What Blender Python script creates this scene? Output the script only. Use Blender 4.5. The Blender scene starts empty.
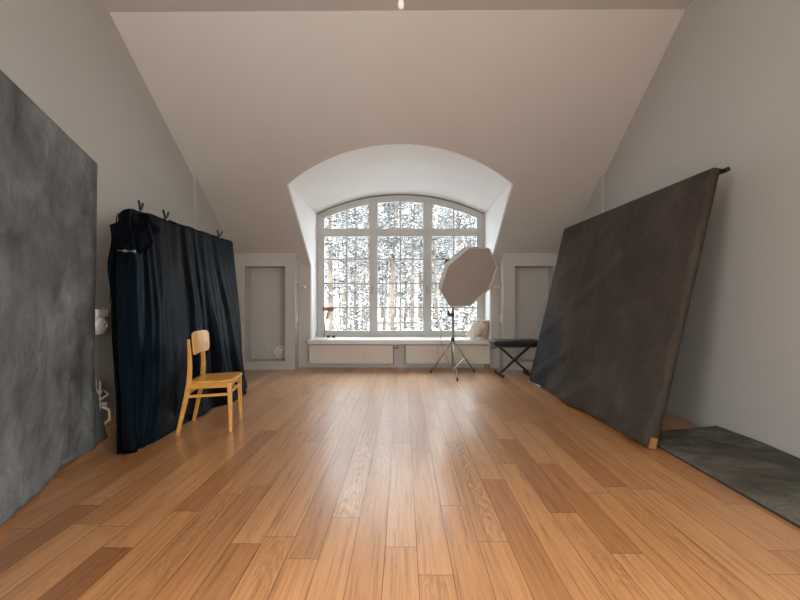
import bpy, bmesh, math, random
from mathutils import Vector, Matrix, noise
PI = math.pi
scene = bpy.context.scene
C = scene.collection

# ---------------------------------------------------------------- camera, sky, lights, exposure
cam_d = bpy.data.cameras.new('camera')
cam_d.sensor_width = 36.0
cam_d.lens = 18.0
cam_d.shift_y = 1.0 / 800
cam_d.clip_end = 500
cam = bpy.data.objects.new('camera', cam_d)
C.objects.link(cam)
cam.location = (0, 0, 1.15)
cam.rotation_euler = (PI / 2, 0, math.atan(3 / 400))
scene.camera = cam

scene.view_settings.view_transform = 'Standard'
scene.view_settings.look = 'None'
scene.view_settings.gamma = 1.0
scene.view_settings.exposure = 0.24
scene.view_settings.use_curve_mapping = False

HORIZON, ZENITH, SKY_STRENGTH = 0.33, 3.6, 5.0
world = bpy.data.worlds.new('overcast_sky')
scene.world = world
world.use_nodes = True
nt = world.node_tree
nt.nodes.clear()
w_out = nt.nodes.new('ShaderNodeOutputWorld')
w_bg = nt.nodes.new('ShaderNodeBackground')
w_tc = nt.nodes.new('ShaderNodeTexCoord')
w_sx = nt.nodes.new('ShaderNodeSeparateXYZ')
w_mr = nt.nodes.new('ShaderNodeMapRange')
w_mr.inputs['From Min'].default_value = 0.0
w_mr.inputs['From Max'].default_value = 1.0
w_mr.inputs['To Min'].default_value = HORIZON
w_mr.inputs['To Max'].default_value = ZENITH
w_ml = nt.nodes.new('ShaderNodeMath')
w_ml.operation = 'MULTIPLY'
w_ml.inputs[1].default_value = SKY_STRENGTH
nt.links.new(w_tc.outputs['Generated'], w_sx.inputs[0])
nt.links.new(w_sx.outputs['Z'], w_mr.inputs['Value'])
nt.links.new(w_mr.outputs['Result'], w_ml.inputs[0])
nt.links.new(w_ml.outputs[0], w_bg.inputs['Strength'])
w_bg.inputs['Color'].default_value = (0.93, 0.97, 1.0, 1)
nt.links.new(w_bg.outputs[0], w_out.inputs[0])


def area(name, loc, rot, sx, sy, power, col, portal=False):
    l = bpy.data.lights.new(name, 'AREA')
    l.shape = 'RECTANGLE'
    l.size, l.size_y = sx, sy
    l.energy = power
    l.color = col
    if portal:
        l.cycles.is_portal = True
    o = bpy.data.objects.new(name, l)
    C.objects.link(o)
    o.location = loc
    o.rotation_euler = rot
    return o


# portal: guides sky sampling through the arched window (adds no light of its own)
area('window_portal', (-0.045, 7.56, 1.8), (-PI / 2, 0, 0), 3.1, 2.75, 1, (1, 1, 1), portal=True)
# daylight of the window in the right wall, behind the camera
area('side_window_daylight', (2.86, -1.4, 1.75), (PI / 2, 0, PI / 2), 2.0, 1.9, 165, (1.0, 0.985, 0.965))
# daylight of the window in the left wall, beside the camera
area('left_window_daylight', (-2.98, -0.9, 1.75), (PI / 2, 0, -PI / 2), 2.2, 1.9, 105, (1.0, 0.985, 0.965))
# added fill light in the rear wall opening, brightens the niche blocks
area('rear_fill_light', (-1.5, -3.14, 1.6), (PI / 2, 0, 0), 2.0, 1.8, 70, (1.0, 0.985, 0.965))

# ---------------------------------------------------------------- materials


def new_mat(name):
    m = bpy.data.materials.new(name)
    m.use_nodes = True
    n = m.node_tree
    b = n.nodes['Principled BSDF']
    return m, n, b


def N(n, t, **kw):
    nd = n.nodes.new(t)
    for k, v in kw.items():
        setattr(nd, k, v)
    return nd


def L(n, a, b):
    n.links.new(a, b)


def ramp(n, stops):
    r = n.nodes.new('ShaderNodeValToRGB')
    e = r.color_ramp.elements
    while len(e) > 1:
        e.remove(e[-1])
    e[0].position = stops[0][0]
    e[0].color = (*stops[0][1], 1)
    for p, c in stops[1:]:
        k = e.new(p)
        k.color = (*c, 1)
    return r


def mat(name, col, rough=0.6, metal=0.0, var=0.06, scale=6.0, bump=0.0, bscale=60.0, sheen=0.0, coat=0.0, spec=None):
    m, n, b = new_mat(name)
    tc = N(n, 'ShaderNodeTexCoord')
    nz = N(n, 'ShaderNodeTexNoise')
    nz.inputs['Scale'].default_value = scale
    nz.inputs['Detail'].default_value = 4
    L(n, tc.outputs['Object'], nz.inputs['Vector'])
    r = ramp(n, [(0.3, tuple(c * (1 - var) for c in col)), (0.7, tuple(min(1, c * (1 + var)) for c in col))])
    L(n, nz.outputs['Fac'], r.inputs[0])
    L(n, r.outputs[0], b.inputs['Base Color'])
    b.inputs['Roughness'].default_value = rough
    b.inputs['Metallic'].default_value = metal
    if spec is not None:
        b.inputs['Specular IOR Level'].default_value = spec
    b.inputs['Coat Weight'].default_value = coat
    b.inputs['Sheen Weight'].default_value = sheen
    if bump:
        nb = N(n, 'ShaderNodeTexNoise')
        nb.inputs['Scale'].default_value = bscale
        nb.inputs['Detail'].default_value = 3
        L(n, tc.outputs['Object'], nb.inputs['Vector'])
        bp = N(n, 'ShaderNodeBump')
        bp.inputs['Strength'].default_value = bump
        bp.inputs['Distance'].default_value = 0.01
        L(n, nb.outputs['Fac'], bp.inputs['Height'])
        L(n, bp.outputs[0], b.inputs['Normal'])
    return m


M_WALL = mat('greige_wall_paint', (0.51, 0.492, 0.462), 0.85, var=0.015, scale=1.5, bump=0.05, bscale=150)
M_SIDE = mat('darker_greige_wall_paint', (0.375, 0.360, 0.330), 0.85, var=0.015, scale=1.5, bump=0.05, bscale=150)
M_CEIL = mat('greige_ceiling_paint', (0.51, 0.492, 0.462), 0.85, var=0.015, scale=1.5)
M_WHITE = mat('white_reveal_plaster', (0.80, 0.80, 0.79), 0.6, var=0.02, scale=2.0)
M_FRAME = mat('white_window_lacquer', (0.52, 0.52, 0.505), 0.4, var=0.02)
M_SEAL = mat('grey_window_seal', (0.12, 0.12, 0.11), 0.7)
M_SILL = mat('white_sill_board', (0.70, 0.69, 0.66), 0.35, var=0.02)
M_RAD = mat('cream_radiator_enamel', (0.68, 0.62, 0.54), 0.4, var=0.02)
M_METAL = mat('brushed_steel', (0.33, 0.32, 0.30), 0.5, metal=0.6)
M_NICKEL = mat('satin_nickel', (0.62, 0.60, 0.56), 0.3, metal=0.6)
M_BRASS = mat('dull_brass_valve', (0.32, 0.25, 0.18), 0.4, metal=0.7)
M_BLACK = mat('black_painted_steel', (0.012, 0.011, 0.011), 0.4)
M_BLKPLA = mat('black_plastic', (0.015, 0.015, 0.015), 0.5)
M_VINYL = mat('black_vinyl', (0.006, 0.005, 0.005), 0.6, var=0.2, bump=0.2, bscale=90)
M_PLAS = mat('white_plastic', (0.74, 0.71, 0.66), 0.4, var=0.02)
M_SOFT = mat('softbox_diffuser_fabric', (0.45, 0.41, 0.365), 0.9, var=0.03, scale=4, bump=0.1)
M_SOFTRIM = mat('softbox_edge_fabric', (0.60, 0.58, 0.54), 0.8)
M_SOFTBACK = mat('softbox_shell_fabric', (0.25, 0.25, 0.25), 0.7)
M_TIMBER = mat('raw_timber', (0.55, 0.33, 0.15), 0.6, var=0.2, scale=12)
M_FUR = mat('white_fluffy_fabric', (0.80, 0.74, 0.66), 0.95, var=0.08, scale=30, bump=0.8, bscale=90, sheen=0.5)
M_TAN = mat('tan_cushion_fabric', (0.50, 0.37, 0.25), 0.9, var=0.12, scale=25, bump=0.4, bscale=120)
M_DRY = mat('dried_flower', (0.38, 0.19, 0.11), 0.9, var=0.3, scale=40)
M_STEM = mat('dried_stem', (0.30, 0.25, 0.17), 0.9, var=0.2)
M_CABLE = mat('grey_cable', (0.16, 0.16, 0.16), 0.5)
M_PIPE = mat('dusty_pipe_paint', (0.30, 0.26, 0.23), 0.5, var=0.1)
M_BEIGE = mat('beige_hose', (0.52, 0.38, 0.24), 0.5)
M_SNOW = mat('snow', (0.35, 0.35, 0.352), 0.9, var=0.03, scale=2)
M_NEEDLE = mat('dark_needles', (0.045, 0.046, 0.048), 0.9, var=0.5, scale=1.5)
M_TWIG = mat('grey_twigs', (0.09, 0.088, 0.086), 0.9, var=0.3, scale=3)
M_BARK = mat('pine_bark', (0.135, 0.108, 0.084), 0.9, var=0.45, scale=2.2)
M_SHED = mat('pale_shed_boards', (0.60, 0.56, 0.50), 0.9, var=0.05, scale=1)

# lacquered yellow wood of the chair
M_CHAIR, n, b = new_mat('yellow_lacquered_beech')
tc = N(n, 'ShaderNodeTexCoord'); mp = N(n, 'ShaderNodeMapping'); mp.inputs['Scale'].default_value = (3, 40, 6)
nz = N(n, 'ShaderNodeTexNoise'); nz.inputs['Scale'].default_value = 2.0; nz.inputs['Detail'].default_value = 4
L(n, tc.outputs['Object'], mp.inputs[0]); L(n, mp.outputs[0], nz.inputs['Vector'])
r = ramp(n, [(0.3, (0.56, 0.27, 0.045)), (0.7, (0.74, 0.39, 0.075))])
L(n, nz.outputs['Fac'], r.inputs[0]); L(n, r.outputs[0], b.inputs['Base Color'])
b.inputs['Roughness'].default_value = 0.36; b.inputs['Coat Weight'].default_value = 0.2


def canvas_mat(name, stops, scale=1.6, rough=0.85, dark_patch=None, bstr=0.8):
    m, n, b = new_mat(name)
    tc = N(n, 'ShaderNodeTexCoord')
    nz = N(n, 'ShaderNodeTexNoise'); nz.inputs['Scale'].default_value = scale
    nz.inputs['Detail'].default_value = 9; nz.inputs['Roughness'].default_value = 0.62; nz.inputs['Distortion'].default_value = 0.25
    L(n, tc.outputs['Object'], nz.inputs['Vector'])
    r = ramp(n, stops)
    L(n, nz.outputs['Fac'], r.inputs[0])
    out = r.outputs[0]
    if dark_patch:
        (sx, sy, sz), rad, col = dark_patch
        vm = N(n, 'ShaderNodeVectorMath', operation='DISTANCE')
        n2 = N(n, 'ShaderNodeTexNoise'); n2.inputs['Scale'].default_value = 2.5; n2.inputs['Detail'].default_value = 5
        L(n, tc.outputs['Object'], n2.inputs['Vector'])
        mx = N(n, 'ShaderNodeMix', data_type='VECTOR'); mx.inputs['Factor'].default_value = 0.28
        L(n, tc.outputs['Object'], mx.inputs['A']); L(n, n2.outputs['Color'], mx.inputs['B'])
        L(n, mx.outputs['Result'], vm.inputs[0])
        vm.inputs[1].default_value = (sx * 0.72 + 0.14, sy * 0.72 + 0.14, sz * 0.72 + 0.14)
        mr = N(n, 'ShaderNodeMapRange'); mr.inputs['From Min'].default_value = rad * 0.72; mr.inputs['From Max'].default_value = rad * 0.45
        L(n, vm.outputs['Value'], mr.inputs['Value'])
        mc = N(n, 'ShaderNodeMix', data_type='RGBA')
        L(n, mr.outputs['Result'], mc.inputs['Factor']); L(n, out, mc.inputs['A']); mc.inputs['B'].default_value = (*col, 1)
        out = mc.outputs['Result']
    L(n, out, b.inputs['Base Color'])
    b.inputs['Roughness'].default_value = rough
    b.inputs['Specular IOR Level'].default_value = 0.25
    n3 = N(n, 'ShaderNodeTexNoise'); n3.inputs['Scale'].default_value = 5; n3.inputs['Detail'].default_value = 8
    n3.inputs['Distortion'].default_value = 0.35; n3.inputs['Roughness'].default_value = 0.58
    L(n, tc.outputs['Object'], n3.inputs['Vector'])
    bp = N(n, 'ShaderNodeBump'); bp.inputs['Strength'].default_value = bstr; bp.inputs['Distance'].default_value = 0.06
    L(n, n3.outputs['Fac'], bp.inputs['Height']); L(n, bp.outputs[0], b.inputs['Normal'])
    return m


M_GREYCAN = canvas_mat('mottled_grey_canvas', [(0.32, (0.072, 0.078, 0.079)), (0.5, (0.130, 0.138, 0.139)), (0.68, (0.215, 0.226, 0.228))], 2.2)
M_BRNCAN = canvas_mat('mottled_dark_brown_canvas', [(0.30, (0.029, 0.022, 0.016)), (0.5, (0.045, 0.034, 0.026)), (0.72, (0.068, 0.054, 0.042))], 1.7,
                      dark_patch=((0, 2.40, 0.42), 0.62, (0.017, 0.019, 0.022)))  # blue-black patch low at the far end of the canvas
M_GRNCAN = canvas_mat('mottled_green_grey_canvas', [(0.32, (0.045, 0.041, 0.031)), (0.5, (0.090, 0.084, 0.066)), (0.70, (0.16, 0.152, 0.124))], 2.6)

# black satin cloth
M_CLOTH, n, b = new_mat('black_satin_cloth')
tc = N(n, 'ShaderNodeTexCoord'); mp = N(n, 'ShaderNodeMapping'); mp.inputs['Scale'].default_value = (1, 1.6, 0.25)
nz = N(n, 'ShaderNodeTexNoise'); nz.inputs['Scale'].default_value = 2.2; nz.inputs['Detail'].default_value = 3
L(n, tc.outputs['Object'], mp.inputs[0]); L(n, mp.outputs[0], nz.inputs['Vector'])
r = ramp(n, [(0.36, (0.0035, 0.0016, 0.0019)), (0.5, (0.0012, 0.0020, 0.003)), (0.66, (0.002, 0.0065, 0.012))])
L(n, nz.outputs['Fac'], r.inputs[0]); L(n, r.outputs[0], b.inputs['Base Color'])
b.inputs['Roughness'].default_value = 0.5; b.inputs['Specular Tint'].default_value = (0.45, 0.72, 1.0, 1); b.inputs['Specular IOR Level'].default_value = 0.055; b.inputs['Sheen Weight'].default_value = 0.0
b.inputs['Sheen Tint'].default_value = (0.5, 0.7, 0.9, 1)

# clear glass that lets daylight through
M_GLASS = bpy.data.materials.new('window_glass'); M_GLASS.use_nodes = True
n = M_GLASS.node_tree; n.nodes.clear()
o_ = N(n, 'ShaderNodeOutputMaterial'); tr = N(n, 'ShaderNodeBsdfTransparent'); gl = N(n, 'ShaderNodeBsdfGlossy')
gl.inputs['Roughness'].default_value = 0.02
tr.inputs['Color'].default_value = (0.97, 0.985, 0.98, 1)
fr = N(n, 'ShaderNodeLayerWeight'); fr.inputs['Blend'].default_value = 0.15
mx = N(n, 'ShaderNodeMixShader')
L(n, fr.outputs['Fresnel'], mx.inputs[0]); L(n, tr.outputs[0], mx.inputs[1]); L(n, gl.outputs[0], mx.inputs[2]); L(n, mx.outputs[0], o_.inputs[0])

# floor boards
M_FLOOR, n, b = new_mat('oiled_oak_boards')
uv = N(n, 'ShaderNodeUVMap'); uv.uv_map = 'board_uv'
at = N(n, 'ShaderNodeAttribute'); at.attribute_name = 'board'
sp = N(n, 'ShaderNodeSeparateColor'); L(n, at.outputs['Color'], sp.inputs[0])
suv = N(n, 'ShaderNodeSeparateXYZ'); L(n, uv.outputs[0], suv.inputs[0])


def mth(op, a, bb=None, c=None):
    m_ = N(n, 'ShaderNodeMath', operation=op)
    for i, v in enumerate((a, bb, c)):
        if v is None:
            continue
        if isinstance(v, (int, float)):
            m_.inputs[i].default_value = v
        else:
            L(n, v, m_.inputs[i])
    return m_.outputs[0]


cx = N(n, 'ShaderNodeCombineXYZ')
L(n, mth('MULTIPLY', suv.outputs['X'], 60), cx.inputs[0]); L(n, mth('MULTIPLY', suv.outputs['Y'], 2.2), cx.inputs[1])
L(n, mth('MULTIPLY', sp.outputs[1], 50), cx.inputs[2])
g1 = N(n, 'ShaderNodeTexNoise'); g1.inputs['Scale'].default_value = 1.0; g1.inputs['Detail'].default_value = 6; g1.inputs['Roughness'].default_value = 0.65
g1.inputs['Distortion'].default_value = 0.5
L(n, cx.outputs[0], g1.inputs['Vector'])
# cathedral grain: nested arches
cx2 = N(n, 'ShaderNodeCombineXYZ')
L(n, mth('MULTIPLY', suv.outputs['X'], 16), cx2.inputs[0]); L(n, mth('MULTIPLY', suv.outputs['Y'], 3.0), cx2.inputs[1])
L(n, mth('MULTIPLY', sp.outputs[1], 31), cx2.inputs[2])
g2 = N(n, 'ShaderNodeTexNoise'); g2.inputs['Scale'].default_value = 1.0; g2.inputs['Detail'].default_value = 4
L(n, cx2.outputs[0], g2.inputs['Vector'])
xx = mth('MULTIPLY', suv.outputs['X'], suv.outputs['X'])
ph = mth('ADD', mth('ADD', mth('MULTIPLY', xx, 420), mth('MULTIPLY', suv.outputs['Y'], 5.0)), mth('MULTIPLY', g2.outputs['Fac'], 4.5))
rg = mth('SINE', mth('MULTIPLY', ph, 9.0))
rg = mth('MULTIPLY_ADD', rg, 0.5, 0.5)
rg = mth('MULTIPLY', mth('POWER', rg, 1.4), 0.62)
# weight of the arch grain per board
cw = N(n, 'ShaderNodeMapRange'); cw.inputs['From Min'].default_value = 0.0; cw.inputs['From Max'].default_value = 1.0
L(n, sp.outputs[2], cw.inputs['Value'])
tone = ramp(n, [(0.0, (0.31, 0.130, 0.045)), (0.18, (0.40, 0.178, 0.066)), (0.5, (0.52, 0.252, 0.100)), (0.8, (0.56, 0.285, 0.125)), (1.0, (0.61, 0.35, 0.18))])
L(n, sp.outputs[0], tone.inputs[0])
gr = ramp(n, [(0.28, (0.60, 0.52, 0.45)), (0.48, (0.97, 0.96, 0.95)), (0.72, (1.17, 1.18, 1.19))])
L(n, g1.outputs['Fac'], gr.inputs[0])
m1 = N(n, 'ShaderNodeMix', data_type='RGBA', blend_type='MULTIPLY'); m1.inputs['Factor'].default_value = 1.0
L(n, tone.outputs[0], m1.inputs['A']); L(n, gr.outputs[0], m1.inputs['B'])
m2 = N(n, 'ShaderNodeMix', data_type='RGBA', blend_type='MULTIPLY')
L(n, mth('MULTIPLY', rg, cw.outputs['Result']), m2.inputs['Factor']); L(n, m1.outputs['Result'], m2.inputs['A']); m2.inputs['B'].default_value = (0.42, 0.33, 0.27, 1)
L(n, m2.outputs['Result'], b.inputs['Base Color'])
rr = N(n, 'ShaderNodeMapRange'); rr.inputs['To Min'].default_value = 0.30; rr.inputs['To Max'].default_value = 0.42
L(n, g1.outputs['Fac'], rr.inputs['Value']); L(n, rr.outputs['Result'], b.inputs['Roughness'])
b.inputs['Specular IOR Level'].default_value = 0.5
b.inputs['Coat Weight'].default_value = 1.0; b.inputs['Coat Roughness'].default_value = 0.24
bp = N(n, 'ShaderNodeBump'); bp.inputs['Strength'].default_value = 0.12; bp.inputs['Distance'].default_value = 0.002
L(n, g1.outputs['Fac'], bp.inputs['Height']); L(n, bp.outputs[0], b.inputs['Normal'])
M_GAP = mat('dark_board_gap', (0.05, 0.028, 0.015), 0.9)

# ---------------------------------------------------------------- helpers


def obj(name, bm, m, parent=None, smooth=False, mods=()):
    me = bpy.data.meshes.new(name)
    bmesh.ops.recalc_face_normals(bm, faces=bm.faces)
    bm.to_mesh(me)
    bm.free()
    for mm in (m if isinstance(m, (list, tuple)) else [m]):
        me.materials.append(mm)
    if smooth:
        for p in me.polygons:
            p.use_smooth = True
    o = bpy.data.objects.new(name, me)
    C.objects.link(o)
    if parent:
        o.parent = parent
    for k, kw in mods:
        md = o.modifiers.new(k.lower(), k)
        for a_, v_ in kw.items():
            setattr(md, a_, v_)
    return o


def thing(name, label, cat, loc=(0, 0, 0), rotz=0, group=None):
    o = bpy.data.objects.new(name, None)
    C.objects.link(o)
    o.location = loc
    o.rotation_euler = (0, 0, rotz)
    o.empty_display_size = 0.1
    o['label'] = label
    o['category'] = cat
    if group:
        o['group'] = group
    return o


def tag(o, label, cat, group=None):
    o['label'] = label
    o['category'] = cat
    if group:
        o['group'] = group
    return o


def struct(o):
    o['kind'] = 'structure'
    return o


BEV = ('BEVEL', dict(width=0.004, segments=2, limit_method='ANGLE'))


def bevel(w, s=2):
    return ('BEVEL', dict(width=w, segments=s, limit_method='ANGLE'))


def box(bm, lo, hi, mtx=None, mi=0):
    x0, y0, z0 = lo
    x1, y1, z1 = hi
    vs = [bm.verts.new(Vector(p) if mtx is None else mtx @ Vector(p)) for p in
          ((x0, y0, z0), (x1, y0, z0), (x1, y1, z0), (x0, y1, z0), (x0, y0, z1), (x1, y0, z1), (x1, y1, z1), (x0, y1, z1))]
    for f in ((0, 3, 2, 1), (4, 5, 6, 7), (0, 1, 5, 4), (1, 2, 6, 5), (2, 3, 7, 6), (3, 0, 4, 7)):
        bm.faces.new([vs[i] for i in f]).material_index = mi
    return vs


def prism(bm, pts, d0, d1, axis='y', mi=0):
    """pts: 2D polygon; extruded along axis from d0 to d1"""
    def P(p, d):
        return {'y': (p[0], d, p[1]), 'x': (d, p[0], p[1]), 'z': (p[0], p[1], d)}[axis]
    a = [bm.verts.new(P(p, d0)) for p in pts]
    c = [bm.verts.new(P(p, d1)) for p in pts]
    bm.faces.new(a).material_index = mi
    bm.faces.new(c[::-1]).material_index = mi
    k = len(pts)
    for i in range(k):
        bm.faces.new((a[i], c[i], c[(i + 1) % k], a[(i + 1) % k])).material_index = mi


def frames(pts):
    pts = [Vector(p) for p in pts]
    out = []
    up = None
    for i, p in enumerate(pts):
        t = (pts[min(i + 1, len(pts) - 1)] - pts[max(i - 1, 0)]).normalized()
        if up is None:
            up = Vector((0, 0, 1)) if abs(t.z) < 0.9 else Vector((0, 1, 0))
        s = t.cross(up).normalized()
        up = s.cross(t).normalized()
        out.append((p, s, up))
    return out


def tube(bm, pts, r, seg=10, cap=True, mi=0, prof=None):
    fr_ = frames(pts)
    rings = []
    for i, (p, s, u) in enumerate(fr_):
        rr_ = r[i] if isinstance(r, (list, tuple)) else r
        if prof:
            ring = [bm.verts.new(p + s * (a_ * rr_) + u * (c_ * rr_)) for a_, c_ in prof]
        else:
            ring = [bm.verts.new(p + (s * math.cos(2 * PI * k / seg) + u * math.sin(2 * PI * k / seg)) * rr_) for k in range(seg)]
        rings.append(ring)
    k = len(rings[0])
    for a_, c_ in zip(rings[:-1], rings[1:]):
        for i in range(k):
            bm.faces.new((a_[i], a_[(i + 1) % k], c_[(i + 1) % k], c_[i])).material_index = mi
    if cap:
        bm.faces.new(rings[0][::-1]).material_index = mi
        bm.faces.new(rings[-1]).material_index = mi


def bar(bm, p0, p1, w, h, mi=0, up=(0, 0, 1)):
    """rectangular bar"""
    p0 = Vector(p0); p1 = Vector(p1)
    t = (p1 - p0).normalized()
    u = Vector(up)
    s = t.cross(u).normalized()
    u = s.cross(t).normalized()
    vs = []
    for p in (p0, p1):
        for a_, c_ in ((-1, -1), (1, -1), (1, 1), (-1, 1)):
            vs.append(bm.verts.new(p + s * a_ * w / 2 + u * c_ * h / 2))
    for f in ((3, 2, 1, 0), (4, 5, 6, 7), (0, 1, 5, 4), (1, 2, 6, 5), (2, 3, 7, 6), (3, 0, 4, 7)):
        bm.faces.new([vs[i] for i in f]).material_index = mi


def lathe(bm, prof, mtx=None, seg=24, mi=0):
    mtx = mtx or Matrix()
    rings = []
    for r_, z_ in prof:
        rings.append([bm.verts.new(mtx @ Vector((r_ * math.cos(2 * PI * k / seg), r_ * math.sin(2 * PI * k / seg), z_))) for k in range(seg)])
    for a_, c_ in zip(rings[:-1], rings[1:]):
        for i in range(seg):
            bm.faces.new((a_[i], a_[(i + 1) % seg], c_[(i + 1) % seg], c_[i])).material_index = mi
    bm.faces.new(rings[0][::-1]).material_index = mi
    bm.faces.new(rings[-1]).material_index = mi


def grid(bm, nu, nv, f):
    g = [[bm.verts.new(f(i / nu, j / nv)) for j in range(nv + 1)] for i in range(nu + 1)]
    for i in range(nu):
        for j in range(nv):
            bm.faces.new((g[i][j], g[i + 1][j], g[i + 1][j + 1], g[i][j + 1]))
    return g


def fbm(x, y, z=0.0, o=4):
    return noise.fractal(Vector((x, y, z)), 1.0, 2.0, o)


def along(axis_z):
    """matrix taking +Z to axis_z"""
    return Vector(axis_z).normalized().to_track_quat('Z', 'Y').to_matrix().to_4x4()


def copy_tree(o, parent=None):
    c = o.copy()
    C.objects.link(c)
    c.parent = parent
    for ch in list(o.children):
        copy_tree(ch, c)
    return c


# ---------------------------------------------------------------- setting
XL, XR = -2.86, 2.72          # side walls (near part)
XLf, XRf = -2.82, 2.68        # side walls beyond the step
YS, YB, YW = 5.43, 6.67, 6.92  # step, face of the niche blocks, wall under the window
YWIN = 7.39
YR = -3.0
ZC = 3.96
YK, ZK = 3.87, 3.96           # kink between flat ceiling and slope
SL = (ZK - 1.95) / (YB - YK)   # slope fall per metre
CXW = -0.045                  # window axis
HW = 1.545
ZSPR, ZTOP = 2.77, 3.125
OX0, OX1 = CXW - HW, CXW + HW
RV = (HW ** 2 + (ZTOP - ZSPR) ** 2) / (2 * (ZTOP - ZSPR))


def slope_z(y):
    return ZK - (y - YK) * SL


def slope_y(z):
    return YK + (ZK - z) / SL


def arch_z(x, off=0.0):
    return ZTOP - RV + math.sqrt(max((RV - off) ** 2 - (x - CXW) ** 2, 0))


# floor: one mesh of real boards
bm = bmesh.new()
uvl = bm.loops.layers.uv.new('board_uv')
cl = bm.loops.layers.float_color.new('board')
BW, BX0 = 0.147, -0.083
rnd = random.Random(11)
known = {0: (1.87, 1.36), 1: (3.04, 1.36), 2: (2.25, 1.36), 3: (1.917, 1.36), 4: (2.58, 1.36), 6: (2.18, 1.15), -1: (2.63, 1.36),
         -2: (2.12, 1.36), -3: (1.78, 1.35), -5: (1.89, 1.36), -9: (1.855, 1.36), -12: (2.24, 1.3), -8: (2.18, 1.36)}
# (column, y inside board) -> tone, arch grain
special = {(-2, 2.8): (0.95, 1.0), (-1, 3.2): (0.62, 0.75), (3, 2.5): (0.80, 0.85), (-3, 2.5): (0.28, 0.25), (-1, 2.0): (0.42, 0.0),
           (0, 2.5): (0.88, 0.2), (0, 1.7): (0.70, 0.15), (0, 3.9): (0.75, 0.6), (1, 2.4): (0.72, 0.0), (2, 2.0): (0.42, 0.0),
           (2, 2.9): (0.68, 0.1), (-9, 1.6): (0.02, 0.5), (-8, 2.8): (0.10, 0.2), (-5, 1.6): (0.18, 0.2), (-12, 1.9): (0.05, 0.1),
           (6, 1.8): (0.55, 0.4), (6, 2.7): (0.12, 0.1), (-2, 1.7): (0.62, 0.05), (-3, 1.5): (0.45, 0.0), (4, 3.0): (0.60, 0.1), (9, 2.9): (0.2, 0)}
c0 = int(math.floor((XL - BX0) / BW)) - 1
c1 = int(math.ceil((XR - BX0) / BW)) + 1
for c in range(c0, c1):
    xa, xb = max(BX0 + c * BW, XL - 0.02), min(BX0 + (c + 1) * BW, XR + 0.02)
    if xb - xa < 0.01:
        continue
    yk, ln = known.get(c, (rnd.uniform(0.4, 1.8), rnd.choice((1.36, 1.36, 1.2, 1.0))))
    y = yk - ln * math.ceil((yk - YR) / ln)
    while y < 7.1:
        ya, yb = max(y, YR), min(y + ln, 7.1)
        tone_, arch_ = rnd.random(), (0.0 if rnd.random() < 0.6 else rnd.uniform(0.1, 0.55))
        tone_ = 0.38 + 0.34 * tone_ if rnd.random() < 0.85 else 0.14 + tone_ * 0.25
        for (kc, ky), v in special.items():
            if kc == c and y < ky < y + ln:
                tone_, arch_ = v
        g_ = rnd.random()
        if yb - ya > 0.01:
            e = 0.0011
            q = [(xa + e, ya + e), (xb - e, ya + e), (xb - e, yb - e), (xa + e, yb - e)]
            f = bm.faces.new([bm.verts.new((px, py, 0)) for px, py in q])
            xm = BX0 + (c + 0.5 + (g_ - 0.5) * 0.5) * BW
            for lp, (px, py) in zip(f.loops, q):
                lp[uvl].uv = (px - xm, py - y)
                lp[cl] = (tone_, g_, arch_, 1)
        y += ln
def_faces = len(bm.faces)
vs = [bm.verts.new(p) for p in ((XL - 0.1, YR - 0.1, -0.003), (XR + 0.1, YR - 0.1, -0.003), (XR + 0.1, 7.15, -0.003), (XL - 0.1, 7.15, -0.003))]
bm.faces.new(vs).material_index = 1
me = bpy.data.meshes.new('floor')
bm.to_mesh(me); bm.free()
me.materials.append(M_FLOOR); me.materials.append(M_GAP)
fl = bpy.data.objects.new('floor', me); C.objects.link(fl); struct(fl)

# side walls with a 4 cm step
bm = bmesh.new()
prism(bm, [(XL, 0.2), (XL, YS), (XLf, YS), (XLf, 8.0), (XL - 0.25, 8.0), (XL - 0.25, 0.2)], -0.02, 4.3, 'z')
# window opening beside the camera
box(bm, (XL - 0.25, YR - 0.2, -0.02), (XL, -2.0, 4.3))
box(bm, (XL - 0.25, -2.0, -0.02), (XL, 0.2, 0.8)); box(bm, (XL - 0.25, -2.0, 2.7), (XL, 0.2, 4.3))
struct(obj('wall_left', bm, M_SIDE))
bm = bmesh.new()
prism(bm, [(XR, -0.4), (XR, YS), (XRf, YS), (XRf, 8.0), (XR + 0.25, 8.0), (XR + 0.25, -0.4)], -0.02, 4.3, 'z')
# window opening behind the camera
box(bm, (XR, YR - 0.2, -0.02), (XR + 0.25, -2.4, 4.3))
box(bm, (XR, -2.4, -0.02), (XR + 0.25, -0.4, 0.8)); box(bm, (XR, -2.4, 2.7), (XR + 0.25, -0.4, 4.3))
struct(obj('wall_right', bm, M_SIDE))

# wall behind the camera
bm = bmesh.new()
for a_, c_ in (((XL, -0.02), (-2.5, 4.2)), ((-0.5, -0.02), (XR, 4.2)), ((-2.5, -0.02), (-0.5, 0.7)), ((-2.5, 2.5), (-0.5, 4.2))):
    box(bm, (a_[0], YR - 0.2, a_[1]), (c_[0], YR, c_[1]))
struct(obj('wall_rear', bm, M_WALL))

# ceiling: flat part
bm = bmesh.new()
box(bm, (XL - 0.05, YR - 0.2, ZC), (XR + 0.05, YK, ZC + 0.15))
struct(obj('ceiling', bm, M_CEIL))
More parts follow.
